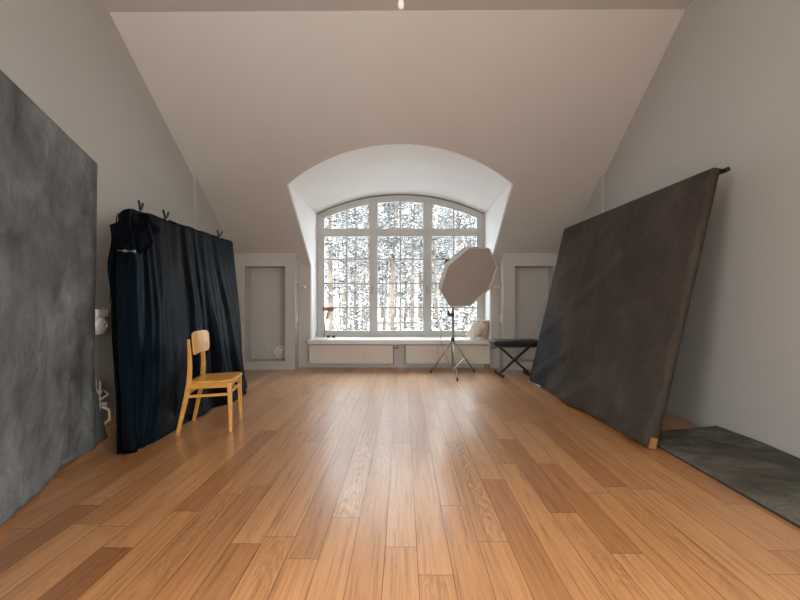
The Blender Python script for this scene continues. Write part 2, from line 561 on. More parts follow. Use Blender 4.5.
# slope with the arched cut-out
bm = bmesh.new()
NX = 48
xs = [XL - 0.05] + [OX0 + (OX1 - OX0) * i / NX for i in range(NX + 1)] + [XR + 0.05]
YEND = 7.6
top = [bm.verts.new((x, YK, ZK)) for x in xs]
edge = []
for x in xs[1:-1]:
    ye = slope_y(arch_z(x))
    edge.append(bm.verts.new((x, ye, slope_z(ye))))
for i in range(NX):
    bm.faces.new((top[i + 1], edge[i], edge[i + 1], top[i + 2]))
for side, x, e_, t0, t1 in ((0, xs[0], edge[0], top[0], top[1]), (1, xs[-1], edge[-1], top[-1], top[-2])):
    be = bm.verts.new((e_.co.x, YEND, slope_z(YEND)))
    bo = bm.verts.new((x, YEND, slope_z(YEND)))
    f = [t0, bo, be, e_, t1]
    bm.faces.new(f if side == 0 else f[::-1])
so = struct(obj('ceiling_slope', bm, M_CEIL))

# dormer: white vault and cheeks
bm = bmesh.new()
o1 = []; o2 = []
for x in xs[1:-1]:
    z = arch_z(x)
    o1.append(bm.verts.new((x, slope_y(z) , z))); o2.append(bm.verts.new((x, 7.62, z)))
for i in range(NX):
    bm.faces.new((o1[i], o2[i], o2[i + 1], o1[i + 1]))
struct(obj('ceiling_dormer', bm, M_WHITE, smooth=True))
for nm, x, d in (('wall_dormer_left', OX0 + 0.003, -0.023), ('wall_dormer_right', OX1 - 0.003, 0.023)):
    bm = bmesh.new()
    prism(bm, [(YW - 0.002, 0.40), (7.62, 0.40), (7.62, ZSPR), (slope_y(ZSPR), ZSPR), (YW - 0.002, slope_z(YW))], x, x + d, 'x')
    struct(obj(nm, bm, M_WHITE))

# wall under and beside the window
LB0, LB1 = -2.82, -1.805      # left niche block
RB0, RB1 = 1.667, 2.68
bm = bmesh.new()
box(bm, (LB1 - 0.05, YW, -0.02), (OX0, YW + 0.12, 1.90))
box(bm, (OX1, YW, -0.02), (RB0 + 0.05, YW + 0.12, 1.90))
box(bm, (OX0, YW, -0.02), (OX1, YWIN + 0.2, 0.415))
struct(obj('wall_back', bm, M_WALL))


def niche_block(nm, x0, x1, n0, n1):
    bm = bmesh.new()
    zt = 1.95
    nz0, nz1 = 0.14, 1.73
    yb = 7.12
    box(bm, (x0, YB, -0.02), (n0, yb, zt))
    box(bm, (n1, YB, -0.02), (x1, yb, zt))
    box(bm, (n0, YB, nz1), (n1, yb, zt))
    box(bm, (n0, YB, -0.02), (n1, yb, nz0))
    box(bm, (n0, 6.955, nz0), (n1, yb, nz1))
    bmesh.ops.remove_doubles(bm, verts=bm.verts, dist=0.0005)
    return struct(obj(nm, bm, M_WALL))


niche_block('wall_niche_left', LB0, LB1, -2.645, -1.97)
niche_block('wall_niche_right', RB0, RB1, 1.865, 2.515)

# sill board
bm = bmesh.new()
box(bm, (-1.61, 6.73, 0.418), (1.485, YW, 0.492))
box(bm, (OX0, YW - 0.001, 0.418), (OX1, YWIN + 0.02, 0.492))
bmesh.ops.remove_doubles(bm, verts=bm.verts, dist=0.0001)
win = bpy.data.objects.new('window_1', None); C.objects.link(win); win.location = (CXW, YWIN, 0.492); struct(win)
WI = Matrix.Translation((-CXW, -YWIN, -0.492))


def wpart(nm, bm, m, parent=None, **k):
    if parent is None:
        for v in bm.verts:
            v.co = WI @ v.co
        return obj(nm, bm, m, win, **k)
    for v in bm.verts:
        v.co = WI @ v.co
    return obj(nm, bm, m, parent, **k)


wpart('window_sill', bm, M_SILL, mods=[bevel(0.006)])

# window frame: px -> metres factor at the window plane
K = YWIN / 400.0


def WX(px):
    return (px - 403) * K


def WZ(py):
    return 1.15 + (301 - py) * K


FX = [WX(317), WX(323.4), WX(370), WX(377), WX(423.8), WX(431), WX(477.5), WX(484)]
FX[0] = OX0; FX[7] = OX1
TR0, TR1 = WZ(235.5), WZ(229)
GB = WZ(331.3)
FT = 0.10  # frame thickness under the arch
yf0, yf1 = YWIN, YWIN + 0.09


def arch_strip(bm, x0, x1, off0, off1, y0, y1, nseg=16, zb=None):
    """solid between arch offset off0 (upper) and off1 (lower) or flat bottom zb"""
    A = []
    for i in range(nseg + 1):
        x = x0 + (x1 - x0) * i / nseg
        zt = arch_z(x, off0)
        zl = arch_z(x, off1) if zb is None else zb
        A.append([bm.verts.new((x, y0, zt)), bm.verts.new((x, y1, zt)), bm.verts.new((x, y1, zl)), bm.verts.new((x, y0, zl))])
    for p, q in zip(A[:-1], A[1:]):
        for k in range(4):
            bm.faces.new((p[k], q[k], q[(k + 1) % 4], p[(k + 1) % 4]))
    bm.faces.new(A[0][::-1]); bm.faces.new(A[-1])


bm = bmesh.new()
arch_strip(bm, OX0 + 0.006, OX1 - 0.006, 0.022, FT + 0.022, yf0, yf1, 40)
for a_, c_ in ((0, 1), (2, 3), (4, 5), (6, 7)):
    xa, xb = FX[a_] + (0.006 if a_ == 0 else 0), FX[c_] - (0.006 if c_ == 7 else 0)
    arch_strip(bm, xa, xb, 0.06, 0, yf0 + 0.001, yf1 - 0.001, 4, zb=0.493)
box(bm, (OX0 + 0.006, yf0 + 0.002, TR0), (OX1 - 0.006, yf1 - 0.002, TR1))
box(bm, (OX0 + 0.006, yf0 + 0.002, 0.493), (OX1 - 0.006, yf1 - 0.002, GB))
wpart('window_frame', bm, M_FRAME)
# dark joint around the frame
bm = bmesh.new()
arch_strip(bm, OX0 + 0.001, OX1 - 0.001, 0.0, 0.03, yf0 + 0.012, yf1, 40)
box(bm, (OX0 + 0.0005, yf0 + 0.012, 0.495), (OX0 + 0.02, yf1, ZSPR)); box(bm, (OX1 - 0.02, yf0 + 0.012, 0.495), (OX1 - 0.0005, yf1, ZSPR))
wpart('joint_seal', bm, M_SEAL)
# six sashes with glazing bars and glass
bars = [WX(346.7), WX(400.4), WX(453.8)]
for ci, (a_, c_) in enumerate(((1, 2), (3, 4), (5, 6))):
    xa, xb = FX[a_], FX[c_]
    xm = bars[ci]
    ys0, ys1 = yf0 + 0.015, yf1 - 0.025
    s = 0.012
    # upper sash
    bm = bmesh.new()
    arch_strip(bm, xa, xb, FT + 0.01, FT + 0.034, ys0, ys1, 14)
    for x0_, x1_ in ((xa, xa + s), (xb - s, xb)):
        arch_strip(bm, x0_, x1_, FT + 0.02, 0, ys0, ys1, 2, zb=TR1)
    box(bm, (xa, ys0, TR1), (xb, ys1, TR1 + s))
    sash = wpart('sash', bm, M_FRAME)
    bm = bmesh.new()
    arch_strip(bm, xm - 0.014, xm + 0.014, FT + 0.02, 0, ys0 + 0.01, ys1 - 0.01, 2, zb=TR1)
    wpart('glazing_bars', bm, M_FRAME, sash)
    bm = bmesh.new()
    arch_strip(bm, xa, xb, FT + 0.015, 0, ys0 + 0.020, ys0 + 0.024, 14, zb=TR1)
    wpart('glass', bm, M_GLASS, sash)
    # lower sash
    bm = bmesh.new()
    for lo, hi in (((xa, GB), (xa + s, TR0)), ((xb - s, GB), (xb, TR0)), ((xa, GB), (xb, GB + s)), ((xa, TR0 - s), (xb, TR0))):
        box(bm, (lo[0], ys0, lo[1]), (hi[0], ys1, hi[1]))
    sash = wpart('sash', bm, M_FRAME)
    bm = bmesh.new()
    box(bm, (xm - 0.014, ys0 + 0.01, GB), (xm + 0.014, ys1 - 0.01, TR0))
    for py in (259.2, 283.5, 307.6):
        z = WZ(py)
        box(bm, (xa, ys0 + 0.011, z - 0.014), (xb, ys1 - 0.011, z + 0.014))
    wpart('glazing_bars', bm, M_FRAME, sash)
    bm = bmesh.new()
    box(bm, (xa, ys0 + 0.020, GB), (xb, ys0 + 0.024, TR0))
    wpart('glass', bm, M_GLASS, sash)
    if ci < 2:
        bm = bmesh.new()
        hx = xb + 0.045 if ci == 0 else xb + 0.06
        box(bm, (hx - 0.014, yf0 - 0.012, WZ(288) - 0.035), (hx + 0.014, yf0 + 0.003, WZ(288) + 0.035))
        box(bm, (hx - 0.009, yf0 - 0.045, WZ(288) - 0.11), (hx + 0.009, yf0 - 0.03, WZ(288) + 0.012))
        box(bm, (hx - 0.008, yf0 - 0.04, WZ(288) - 0.01), (hx + 0.008, yf0 - 0.008, WZ(288) + 0.01))
        wpart('window_handle', bm, M_METAL, mods=[BEV])

# ---------------------------------------------------------------- radiators


def radiator(x0, x1, label, valve_right):
    yf = 6.80
    z0, z1 = 0.085, 0.398
    t = thing('radiator', label, 'radiator', (x0, yf, z0), group='radiators under the window sill')
    w = x1 - x0
    bm = bmesh.new()
    # ribbed front panel
    nr = int(w / 0.0333)
    pts = [(0, 0.0)]
    for k in range(nr):
        a_ = w * (k + 0.5) / nr
        hh = w / nr
        pts += [(a_ - hh * 0.36, 0.0), (a_ - hh * 0.24, 0.006), (a_ + hh * 0.24, 0.006), (a_ + hh * 0.36, 0.0)]
    pts += [(w, 0.0), (w, 0.02), (0, 0.02)]
    prism(bm, pts, 0.02, z1 - z0 - 0.02, 'z')
    box(bm, (0, 0.0, 0), (w, 0.02, 0.02)); box(bm, (0, 0.0, z1 - z0 - 0.02), (w, 0.02, z1 - z0))
    obj('front_panel', bm, M_RAD, t)
    bm = bmesh.new()
    box(bm, (0.01, 0.02, 0.01), (w - 0.01, 0.085, z1 - z0 - 0.012))
    obj('convector', bm, M_RAD, t)
    bm = bmesh.new()
    for x in (0, w - 0.004):
        box(bm, (x, 0.0, 0), (x + 0.004, 0.1, z1 - z0))
    box(bm, (0.004, 0.022, z1 - z0 - 0.01), (w - 0.004, 0.098, z1 - z0))
    obj('top_cover', bm, M_RAD, t)
    bm = bmesh.new()
    s = 1
    xv = w
    zz = z1 - z0 - 0.05
    tube(bm, [(xv - 0.005, 0.05, zz), (xv + 0.03, 0.05, zz)], 0.011, 12)
    lathe(bm, [(0.012, 0), (0.02, 0.004), (0.021, 0.05), (0.016, 0.06)], Matrix.Translation((xv + 0.03, 0.05, zz)) @ along((1, -0.1, 0)), 16)
    obj('thermostat_valve', bm, M_BRASS, t, smooth=False)
    bm = bmesh.new()
    for dx in (-0.07, -0.025):
        tube(bm, [(w + dx, 0.05, 0.01), (w + dx, 0.05, -z0 + 0.0)], 0.008, 10)
        lathe(bm, [(0.015, 0), (0.015, 0.03)], Matrix.Translation((w + dx, 0.05, -0.045)), 12)
    box(bm, (w - 0.095, 0.035, -0.05), (w, 0.065, -0.025))
    obj('pipe_valve', bm, M_BRASS, t)
    return t


radiator(-1.60, -0.165, 'cream ribbed radiator under the left half of the window sill', True)
radiator(0.045, 1.485, 'cream ribbed radiator under the right half of the sill, behind the tripod', True)

# ---------------------------------------------------------------- wall fittings
# sconce-like brackets beside the dormer
for sx, x, lab in ((-1, -1.72, 'small metal wall hook left of the window beside the niche block'),
                   (1, 1.585, 'small metal wall hook right of the window beside the softbox')):
    z = 1.15 + (301 - 287) * 6.92 / 400
    t = thing('wall_hook', lab, 'hook', (x, YW, z), group='metal hooks beside the window')
    bm = bmesh.new()
    lathe(bm, [(0.034, 0), (0.034, 0.010), (0.018, 0.016)], along((0, -1, 0)), 16)
    obj('rose', bm, M_NICKEL, t)
    bm = bmesh.new()
    tube(bm, [(0, 0, 0), (0, -0.07, 0.0), (sx * 0.02, -0.11, -0.008), (sx * 0.055, -0.12, 0.0), (sx * 0.075, -0.11, 0.02)], 0.013, 8)
    obj('hook_arm', bm, M_NICKEL, t, smooth=True)
    bm = bmesh.new()
    lathe(bm, [(0.006, -0.022), (0.020, -0.010), (0.020, 0.010), (0.006, 0.022)], Matrix.Translation((sx * 0.078, -0.11, 0.03)), 12)
    obj('finial', bm, M_METAL, t, smooth=True)

for x, sgn, lab in ((LB1, 1, 'white light switch on the inner side of the left niche block'),
                    (RB0, -1, 'white light switch on the inner side of the right niche block')):
    t = thing('light_switch', lab, 'light switch', (x, 6.80, 0.86), group='switches facing the window bay')
    bm = bmesh.new(); box(bm, (0, -0.04, -0.075), (sgn * 0.010, 0.04, 0.075)); obj('cover_plate', bm, M_PLAS, t, mods=[bevel(0.003)])
    for dz in (-0.035, 0.035):
        bm = bmesh.new(); box(bm, (sgn * 0.009, -0.028, dz - 0.028), (sgn * 0.014, 0.028, dz + 0.028)); obj('rocker', bm, M_PLAS, t)

# socket and round disc in the left niche
nz_ = 1.15 - (352 - 301) * 6.955 / 400
nx_ = (262 - 403) * 6.955 / 400
t = thing('wall_socket', 'white double wall socket low in the left niche', 'socket', (nx_, 6.955, nz_))
bm = bmesh.new(); box(bm, (-0.075, -0.010, -0.04), (0.075, 0.0, 0.04)); obj('cover_plate', bm, M_PLAS, t, mods=[bevel(0.003)])
for dx in (-0.036, 0.036):
    bm = bmesh.new()
    lathe(bm, [(0.026, 0), (0.026, 0.004), (0.021, 0.004), (0.020, 0.001)], Matrix.Translation((dx, -0.009, 0)) @ along((0, -1, 0)), 20)
    so_ = obj('socket_insert', bm, M_PLAS, t)
    bm = bmesh.new()
    for dd in (-0.009, 0.009):
        lathe(bm, [(0.003, 0), (0.003, 0.001)], Matrix.Translation((dx + dd, -0.0105, 0)) @ along((0, -1, 0)), 8)
    p = obj('pin_holes', bm, M_BLKPLA, so_)
t = thing('air_vent', 'white round wall vent disc low in the left niche', 'vent', ((280.5 - 403) * 6.95 / 400, 6.955, nz_ - 0.005))
bm = bmesh.new(); lathe(bm, [(0.115, 0), (0.115, 0.012), (0.095, 0.028), (0.085, 0.020)], along((0, -1, 0)), 32); obj('vent_ring', bm, M_PLAS, t, smooth=False)
bm = bmesh.new(); lathe(bm, [(0.045, 0.018), (0.06, 0.030), (0.045, 0.040), (0.01, 0.043)], along((0, -1, 0)), 28); obj('vent_disc', bm, M_PLAS, t, smooth=True)

# left wall: round device and its box, pipe valves and hose between the two backdrops
yD, zD = 3.72, 1.15 - 25 * 3.72 / 400
t = thing('wall_siren', 'white round domed device on the left wall between the backdrops', 'wall device', (XL, yD, zD))
bm = bmesh.new(); lathe(bm, [(0.088, 0), (0.088, 0.02), (0.082, 0.045), (0.06, 0.062), (0.03, 0.068)], along((1, 0, 0)), 32); obj('dome', bm, M_PLAS, t, smooth=True)
bm = bmesh.new(); lathe(bm, [(0.032, 0.066), (0.032, 0.072), (0.022, 0.074), (0.020, 0.070)], along((1, 0, 0)), 24); obj('centre_button', bm, M_PLAS, t)
t = thing('wall_box', 'small white square box fixed above the round device', 'wall box', (XL, yD + 0.03, zD + 0.115))
bm = bmesh.new(); box(bm, (0, -0.065, -0.035), (0.035, 0.065, 0.04)); obj('housing', bm, M_PLAS, t, mods=[bevel(0.004)])
bm = bmesh.new(); box(bm, (0.034, -0.05, -0.022), (0.038, 0.05, 0.028)); obj('cover_plate', bm, M_PLAS, t, mods=[bevel(0.002)])
yv = 3.72
zv = lambda py: 1.15 + (301 - py) * yv / 400
t = thing('pipe_manifold', 'pale pipe valves low on the left wall between the backdrops', 'pipe valves', (XL, yv, zv(394)))
bm = bmesh.new()
box(bm, (0, -0.02, -0.02), (0.012, 0.02, 0.14))
tube(bm, [(0.03, 0, 0.12), (0.03, 0, -0.28)], 0.011, 12)
obj('riser_pipe', bm, M_PIPE, t)
bm = bmesh.new()
lathe(bm, [(0.024, -0.02), (0.024, 0.02)], Matrix.Translation((0.035, 0, 0.02)) @ along((0, 1, 0)), 16)
tube(bm, [(0.03, 0.03, 0.03), (0.09, 0.02, -0.01), (0.035, -0.01, -0.06)], 0.012, 10)
lathe(bm, [(0.02, 0), (0.022, 0.04), (0.014, 0.05)], Matrix.Translation((0.05, 0.0, -0.10)) @ along((1, 0, 0)), 14)
obj('valve_body', bm, M_PIPE, t)
bm = bmesh.new()
tube(bm, [(0.05, 0, -0.12), (0.10, 0.02, -0.16), (0.12, 0.0, -0.24), (0.06, -0.03, -0.30)], 0.014, 10)
obj('hose', bm, M_BEIGE, t, smooth=True)

# ---------------------------------------------------------------- backdrop panels


def panel(name, label, cat, base0, base1, H, lean, m_can, th=0.05, wrinkle=0.006, flare=None, seed=0, pole=True, back=1, group=None,
          bottom=None, wrap=True, timber=M_TIMBER, pole_ext=(0.03, 0.06), braces=True, vis_corner=False):
    """base0 = near foot, base1 = far foot; lean: 3D unit vector up the face. Local frame: y along length, z up face, x = out of the face"""
    b0 = Vector(base0); b1 = Vector(base1)
    Ydir = (b1 - b0).normalized(); W = (b1 - b0).length
    Zdir = Vector(lean).normalized()
    Zdir = (Zdir - Ydir * Zdir.dot(Ydir)).normalized()
    Xdir = Ydir.cross(Zdir).normalized() * back
    R = Matrix((Xdir, Ydir, Zdir)).transposed().to_4x4()
    t = thing(name, label, cat, b0, 0, group)
    # children carry the frame's orientation in mesh space
    def put(nm, bm, m, **k):
        for v in bm.verts:
            v.co = R @ v.co
        return obj(nm, bm, m, t, **k)
    bm = bmesh.new()
    fw = 0.055
    for lo, hi in (((-th, 0.004, 0.0), (-0.008, fw, H)), ((-th, W - fw, 0.0), (-0.008, W - 0.004, H)), ((-th, fw, 0.0), (-0.008, W - fw, fw)),
                   ((-th, fw, H - fw), (-0.008, W - fw, H - 0.004)), ((-th, W / 2 - fw / 2, fw), (-0.012, W / 2 + fw / 2, H - fw)),
                   ((-th, fw, H / 2 - fw / 2), (-0.013, W / 2 - fw / 2, H / 2 + fw / 2)), ((-th, W / 2 + fw / 2, H / 2 - fw / 2), (-0.013, W - fw, H / 2 + fw / 2))):
        box(bm, lo, hi)
    put('stretcher_frame', bm, timber)
    if m_can:
        bm = bmesh.new()
        nu, nv = 120, 90
        ws = th if wrap else 0.0
        def f(u, v):
            s = -ws + (W + 2 * ws) * u
            z = H + ws - (H + ws - 0.004) * v
            x = 0.004
            yy, zz = s, z
            if s < 0:
                x -= (-s); yy = -0.003
            elif s > W:
                x -= (s - W); yy = W + 0.003
            if z > H:
                x -= (z - H); zz = H + 0.003
            k = v ** 2
            d = wrinkle * (0.6 * fbm(s * 1.1 + seed, z * 0.9, seed, 3) + 0.35 * fbm(s * 3 + seed, z * 2.4, 3 + seed, 4))
            if 0 <= s <= W and z <= H:
                ed = min(1, min(s, W - s) / 0.15 + 0.15, (H - z) / 0.2 + 0.1)
                x += abs(d) * ed * (1 + 2.5 * k)
                if flare:
                    x += flare(s, z, W, H)
            if v > 0.98 and bottom:
                zz += bottom(s)
            else:
                zz += 0
            return Vector((x, yy, zz))
        grid(bm, nu, nv, f)
        put('canvas', bm, m_can, smooth=True, mods=[('SOLIDIFY', dict(thickness=0.003, offset=-1))])
    if pole:
        bm = bmesh.new()
        tube(bm, [(-th - 0.02, -pole_ext[0], H - 0.01), (-th - 0.02, W + pole_ext[1], H - 0.01)], 0.018, 12)
        put('cross_pole', bm, M_BLACK)
    if braces:
        # struts from the upper frame down to the floor behind
        Ri = R.to_3x3().inverted()
        for yy in (0.9, W - 0.45):
            top_w = Vector((-th - 0.015, yy, H * 0.72))
            tw = R @ top_w
            dirb = -Xdir.copy(); dirb.z = 0; dirb.normalize()
            foot = b0 * 0 + Vector((tw.x, tw.y, 0)) + dirb * braces
            foot.z = 0.01 - b0.z
            bm = bmesh.new()
            bar(bm, tw, foot, 0.035, 0.022)
            obj('brace', bm, timber, t)
    return t, R, W


def right_flare(s, z, W, H):
    a_ = max(0, 1 - z / 0.5)
    ee = min(1, (W - s) / 0.3 + 0.15)
    return ee * a_ * a_ * (0.022 + 0.025 * math.sin(s * 5.2 + 1) + 0.018 * math.sin(s * 11 + z * 9)) + ee * 0.020 * max(0, math.sin((s * 0.9 + z * 1.6) * 6.0)) ** 3 + ee * 0.014 * max(0, math.sin((s * 1.3 - z * 1.9) * 7.0)) ** 3 * max(0, 1 - z / 0.9)


# right: dark brown leaning panel
tR, RR, WRt = panel('backdrop_panel', 'dark brown mottled canvas panel leaning back beside the right wall', 'backdrop', (1.905, 3.11, 0.012), (1.81, 5.75, 0.012), 2.235,
                    (0.235, -0.036, 1), M_BRNCAN, th=0.06, timber=mat('dark_timber', (0.05, 0.03, 0.018), 0.7), wrinkle=0.010, flare=right_flare, seed=4.0, back=-1,
                    bottom=lambda s: 0.012 + 0.012 * math.sin(s * 4), pole_ext=(0.05, 0.0), braces=0.10)
bm = bmesh.new()
box(bm, (-0.050, 0.003, 0.002), (0.004, 0.022, 0.085))
for v in bm.verts:
    v.co = RR @ (v.co + Vector((0.004, -0.012, 0)))
obj('exposed_corner', bm, mat('ochre_timber', (0.26, 0.13, 0.035), 0.6, var=0.3, scale=20), tR)

bm = bmesh.new()
box(bm, (-0.004, WRt - 0.42, -0.008), (0.012, WRt + 0.005, 0.012))
for v in bm.verts:
    v.co = RR @ v.co
obj('bottom_strip', bm, M_PLAS, tR)

# left: grey panel
def left_flare(s, z, W, H):
    # s = 0 near end, s = W far end; cloth bellies out near the bottom of the far end
    a_ = max(0, 1 - z / 0.75)
    e = math.exp(-((s - W) / 0.30) ** 2)
    fold = 0.045 * math.exp(-((s - (W - 0.33 + 0.32 * z)) / 0.06) ** 2) * max(0, 1 - z / 1.3)
    return a_ * a_ * (0.02 + 0.09 * e) + fold * -0.0 + 0.05 * math.exp(-((s - (W - 0.10 - 0.25 * max(0, 0.9 - z))) / 0.07) ** 2) * max(0, 1 - z / 1.2)


dl = Vector((-0.382, 0.924, 0)).normalized()
far = Vector((-2.568, 3.28, 0.0)); near = far - dl * 2.6
tL, RL, WL = panel('backdrop_panel', 'tall grey mottled canvas panel standing beside the left wall', 'backdrop', (near.x, near.y, 0.005), (far.x, far.y, 0.005), 2.275,
                   (0.018, 0.0, 1), M_GREYCAN, th=0.05, wrinkle=0.03, flare=left_flare, seed=9.0, back=1,
                   bottom=lambda s: 0.02 + 0.008 * math.sin(s * 7), pole_ext=(0.0, 0.16), braces=0.12)

# frame that carries the black cloth
tB, RB_, WB = panel('cloth_stand', 'timber frame hidden under the black cloth by the left wall', 'frame', (-2.22, 3.47, 0.0), (-2.18, 5.40, 0.0), 1.91,
                    (-0.20, 0.0, 1.93), None, th=0.04, pole=False, braces=0.10)

# black cloth -------------------------------------------------
def lerp(a_, c_, t_):
    return a_ + (c_ - a_) * t_


bot = [(-2.13, 2.95), (-2.07, 3.08), (-2.05, 3.38), (-2.06, 3.75), (-2.07, 4.14), (-2.0, 4.45), (-1.96, 4.74), (-2.04, 5.05), (-2.19, 5.36)]


def bottom_pt(u):
    k = u * (len(bot) - 1)
    i = min(int(k), len(bot) - 2)
    t_ = k - i
    # catmull-rom
    def g(j):
        return Vector(bot[max(0, min(len(bot) - 1, j))])
    p0, p1, p2, p3 = g(i - 1), g(i), g(i + 1), g(i + 2)
    return 0.5 * ((2 * p1) + (-p0 + p2) * t_ + (2 * p0 - 5 * p1 + 4 * p2 - p3) * t_ ** 2 + (-p0 + 3 * p1 - 3 * p2 + p3) * t_ ** 3)


ZT = 1.968


def cloth(u, v):
    # top line over the frame
    yt = lerp(3.33, 5.46, u)
    xt = lerp(-2.385, -2.345, u)
    bp_ = bottom_pt(u)
    if v < 0.06:           # part folded over the top towards the wall
        k = v / 0.06
        x = xt - 0.075 * (1 - k) * min(1, u / 0.2) ** 2 ; z = ZT + 0.004 - 0.03 * (1 - k) ** 2 - 0.07 * max(0, 1 - u / 0.07) ** 2 - 0.03 * max(0, 1 - u / 0.2)
        return Vector((x, yt, z + 0.004 * math.sin(u * 40)))
    k = (v - 0.06) / 0.94
    z = ZT - (ZT - 0.012) * k
    kk = k ** 1.15
    kb = k ** 1.6
    x = lerp(xt, -2.135, kk) * (1 - kb) + bp_.x * kb + 0.012
    y = lerp(yt, bp_.y, k ** 1.3)
    w_ = u * 33 + 2.2 * noise.noise(Vector((u * 5, 0.3, 1.7)))
    amp = 0.010 + 0.040 * k + 0.02 * max(0, 0.3 - k)
    z -= 0.07 * max(0, 1 - u / 0.07) ** 2 * (1 - k)
    fold = amp * (0.55 * math.sin(w_ + 1.5 * noise.noise(Vector((u * 4, k * 1.4, 0)))) + 0.45 * math.sin(w_ * 2.13 + 2.4 * k + 1.2) * (0.5 + 0.5 * noise.noise(Vector((u * 3, k * 2, 9)))))
    fold += (0.002 + 0.004 * k) * math.sin(w_ * 3.7 + 3 * noise.noise(Vector((u * 9, k * 2.2, 4))))
    fold += 0.03 * k * fbm(u * 7 + k * 3, k * 3.2, 2.0, 3)
    ef = min(1, u / 0.025, (1 - u) / 0.06)
    x += (max(fold, -amp * 0.6) + amp * 0.5) * ef
    x -= 0.075 * math.sin(PI * min(1, k * 1.1)) * max(0, 1 - u / 0.10)
    if k > 0.92:
        q = (k - 0.92) / 0.08
        x += 0.03 * q + 0.015 * q * math.sin(u * 30)
    lim = -2.0 if y < 3.95 else -2.0 + min(0.1, (y - 3.95) * 0.3)
    if x > lim - 0.03:
        x = lim - 0.03 + 0.03 * (1 - math.exp(-(x - lim + 0.03) / 0.03))
    return Vector((x, y + 0.4 * fold * math.cos(w_), max(z, 0.012)))


tc_ = thing('black_cloth', 'black satin cloth draped over a frame behind the yellow chair', 'cloth', (-2.2, 4.3, 0))
bm = bmesh.new()
grid(bm, 260, 90, lambda u, v: cloth(u, v) - Vector((-2.2, 4.3, 0)))
obj('drape', bm, M_CLOTH, tc_, smooth=True, mods=[('SOLIDIFY', dict(thickness=0.004, offset=-1))])


# near end return and hanging corner
def retn(u, v):
    # u: 0 at front near edge, 1 towards wall; v top->bottom
    z = ZT - 0.085 - (ZT - 0.10) * v - 0.20 * u * (1 - v)
    e = cloth(0.0, 0.06 + 0.94 * v)
    x = e.x - 0.006 - 0.09 * u * (1 - 0.4 * v)
    y = e.y - 0.012 + 0.10 * u - 0.03 * math.sin(u * 7 + v * 5) * (0.4 + v)
    return Vector((x, y, max(z, 0.015)))


bm = bmesh.new(); grid(bm, 20, 60, lambda u, v: retn(u, v) - Vector((-2.2, 4.3, 0)))
obj('side_drape', bm, M_CLOTH, tc_, smooth=True, mods=[('SOLIDIFY', dict(thickness=0.004, offset=-1))])


def flap(u, v):
    # bunched corner hanging from the near top, ending in a point at 1.14 m
    zt_ = ZT + 0.01 - 0.03 * u
    z = zt_ - (zt_ - lerp(1.13, 1.80, u ** 0.8)) * v
    if v < 0.12:
        z -= 0.09 * (1 - v / 0.12) * (1 - math.sin(min(1, u * 2) * PI / 2)) * 0
    y = lerp(3.27, 3.66, u) - 0.06 * v * (1 - u) + 0.02 * math.sin(v * 9)
    x = lerp(-2.43, -2.33, u ** 0.7) + 0.07 * v + 0.022 * math.sin(u * 17 + 2 * v) * (0.4 + v) + 0.02
    x -= 0.07 * v * (1 - u) ** 3
    z -= 0.20 * (1 - u) ** 1.6 * (1 - v)
    return Vector((x, y, z))


bm = bmesh.new(); grid(bm, 36, 40, lambda u, v: flap(u, v) - Vector((-2.2, 4.3, 0)))
obj('hanging_corner', bm, M_CLOTH, tc_, smooth=True, mods=[('SOLIDIFY', dict(thickness=0.004, offset=-1))])

# spring clamps on the top edge


def clamp(loc, label, tilt=0.0, s=1.0):
    t = thing('spring_clamp', label, 'clamp', loc, tilt, 'spring clamps on the black cloth')
    for sg in (-1, 1):
        bm = bmesh.new()
        # handle up and out, jaw down
        P = [(0, sg * 0.052 * s, 0.080 * s), (0, sg * 0.030 * s, 0.042 * s), (0, sg * 0.004 * s, 0.010 * s), (0, -sg * 0.010 * s, -0.012 * s), (0, -sg * 0.012 * s, -0.045 * s)]
        tube(bm, P, [0.008 * s, 0.0075 * s, 0.010 * s, 0.010 * s, 0.006 * s], prof=[(-1, -0.7), (1, -0.7), (1, 0.7), (-1, 0.7)])
        j = obj('jaw_handle', bm, M_BLKPLA, t)
        bm = bmesh.new()
        box(bm, (-0.012 * s, -sg * 0.014 * s - 0.006 * s, -0.062 * s), (0.012 * s, -sg * 0.014 * s + 0.006 * s, -0.036 * s))
        obj('grip_pad', bm, M_BLKPLA, j, mods=[bevel(0.002)])
    bm = bmesh.new()
    lathe(bm, [(0.011 * s, -0.012 * s), (0.011 * s, 0.012 * s)], Matrix.Translation((0.0, 0, 0.002)) @ along((1, 0, 0)), 14)
    obj('spring', bm, M_METAL, t)
    return t


def toppt(px):
    """point on the cloth's top line seen at column px"""
    best = None
    for i in range(400):
        u = i / 399
        y = lerp(3.33, 5.46, u); x = lerp(-2.385, -2.345, u)
        d = abs(403 + 400 * x / y - px)
        if best is None or d < best[0]:
            best = (d, x, y)
    return (best[1] - 0.0, best[2], ZT - 0.005)


clamp(toppt(139.5), 'black spring clamp nearest the gathered corner of the black cloth', 0.3, 1.1)
clamp(toppt(165), 'middle black spring clamp on top of the black cloth', 0.1, 1.1)
clamp(toppt(219), 'black spring clamp at the far end of the black cloth', -0.1, 1.1)
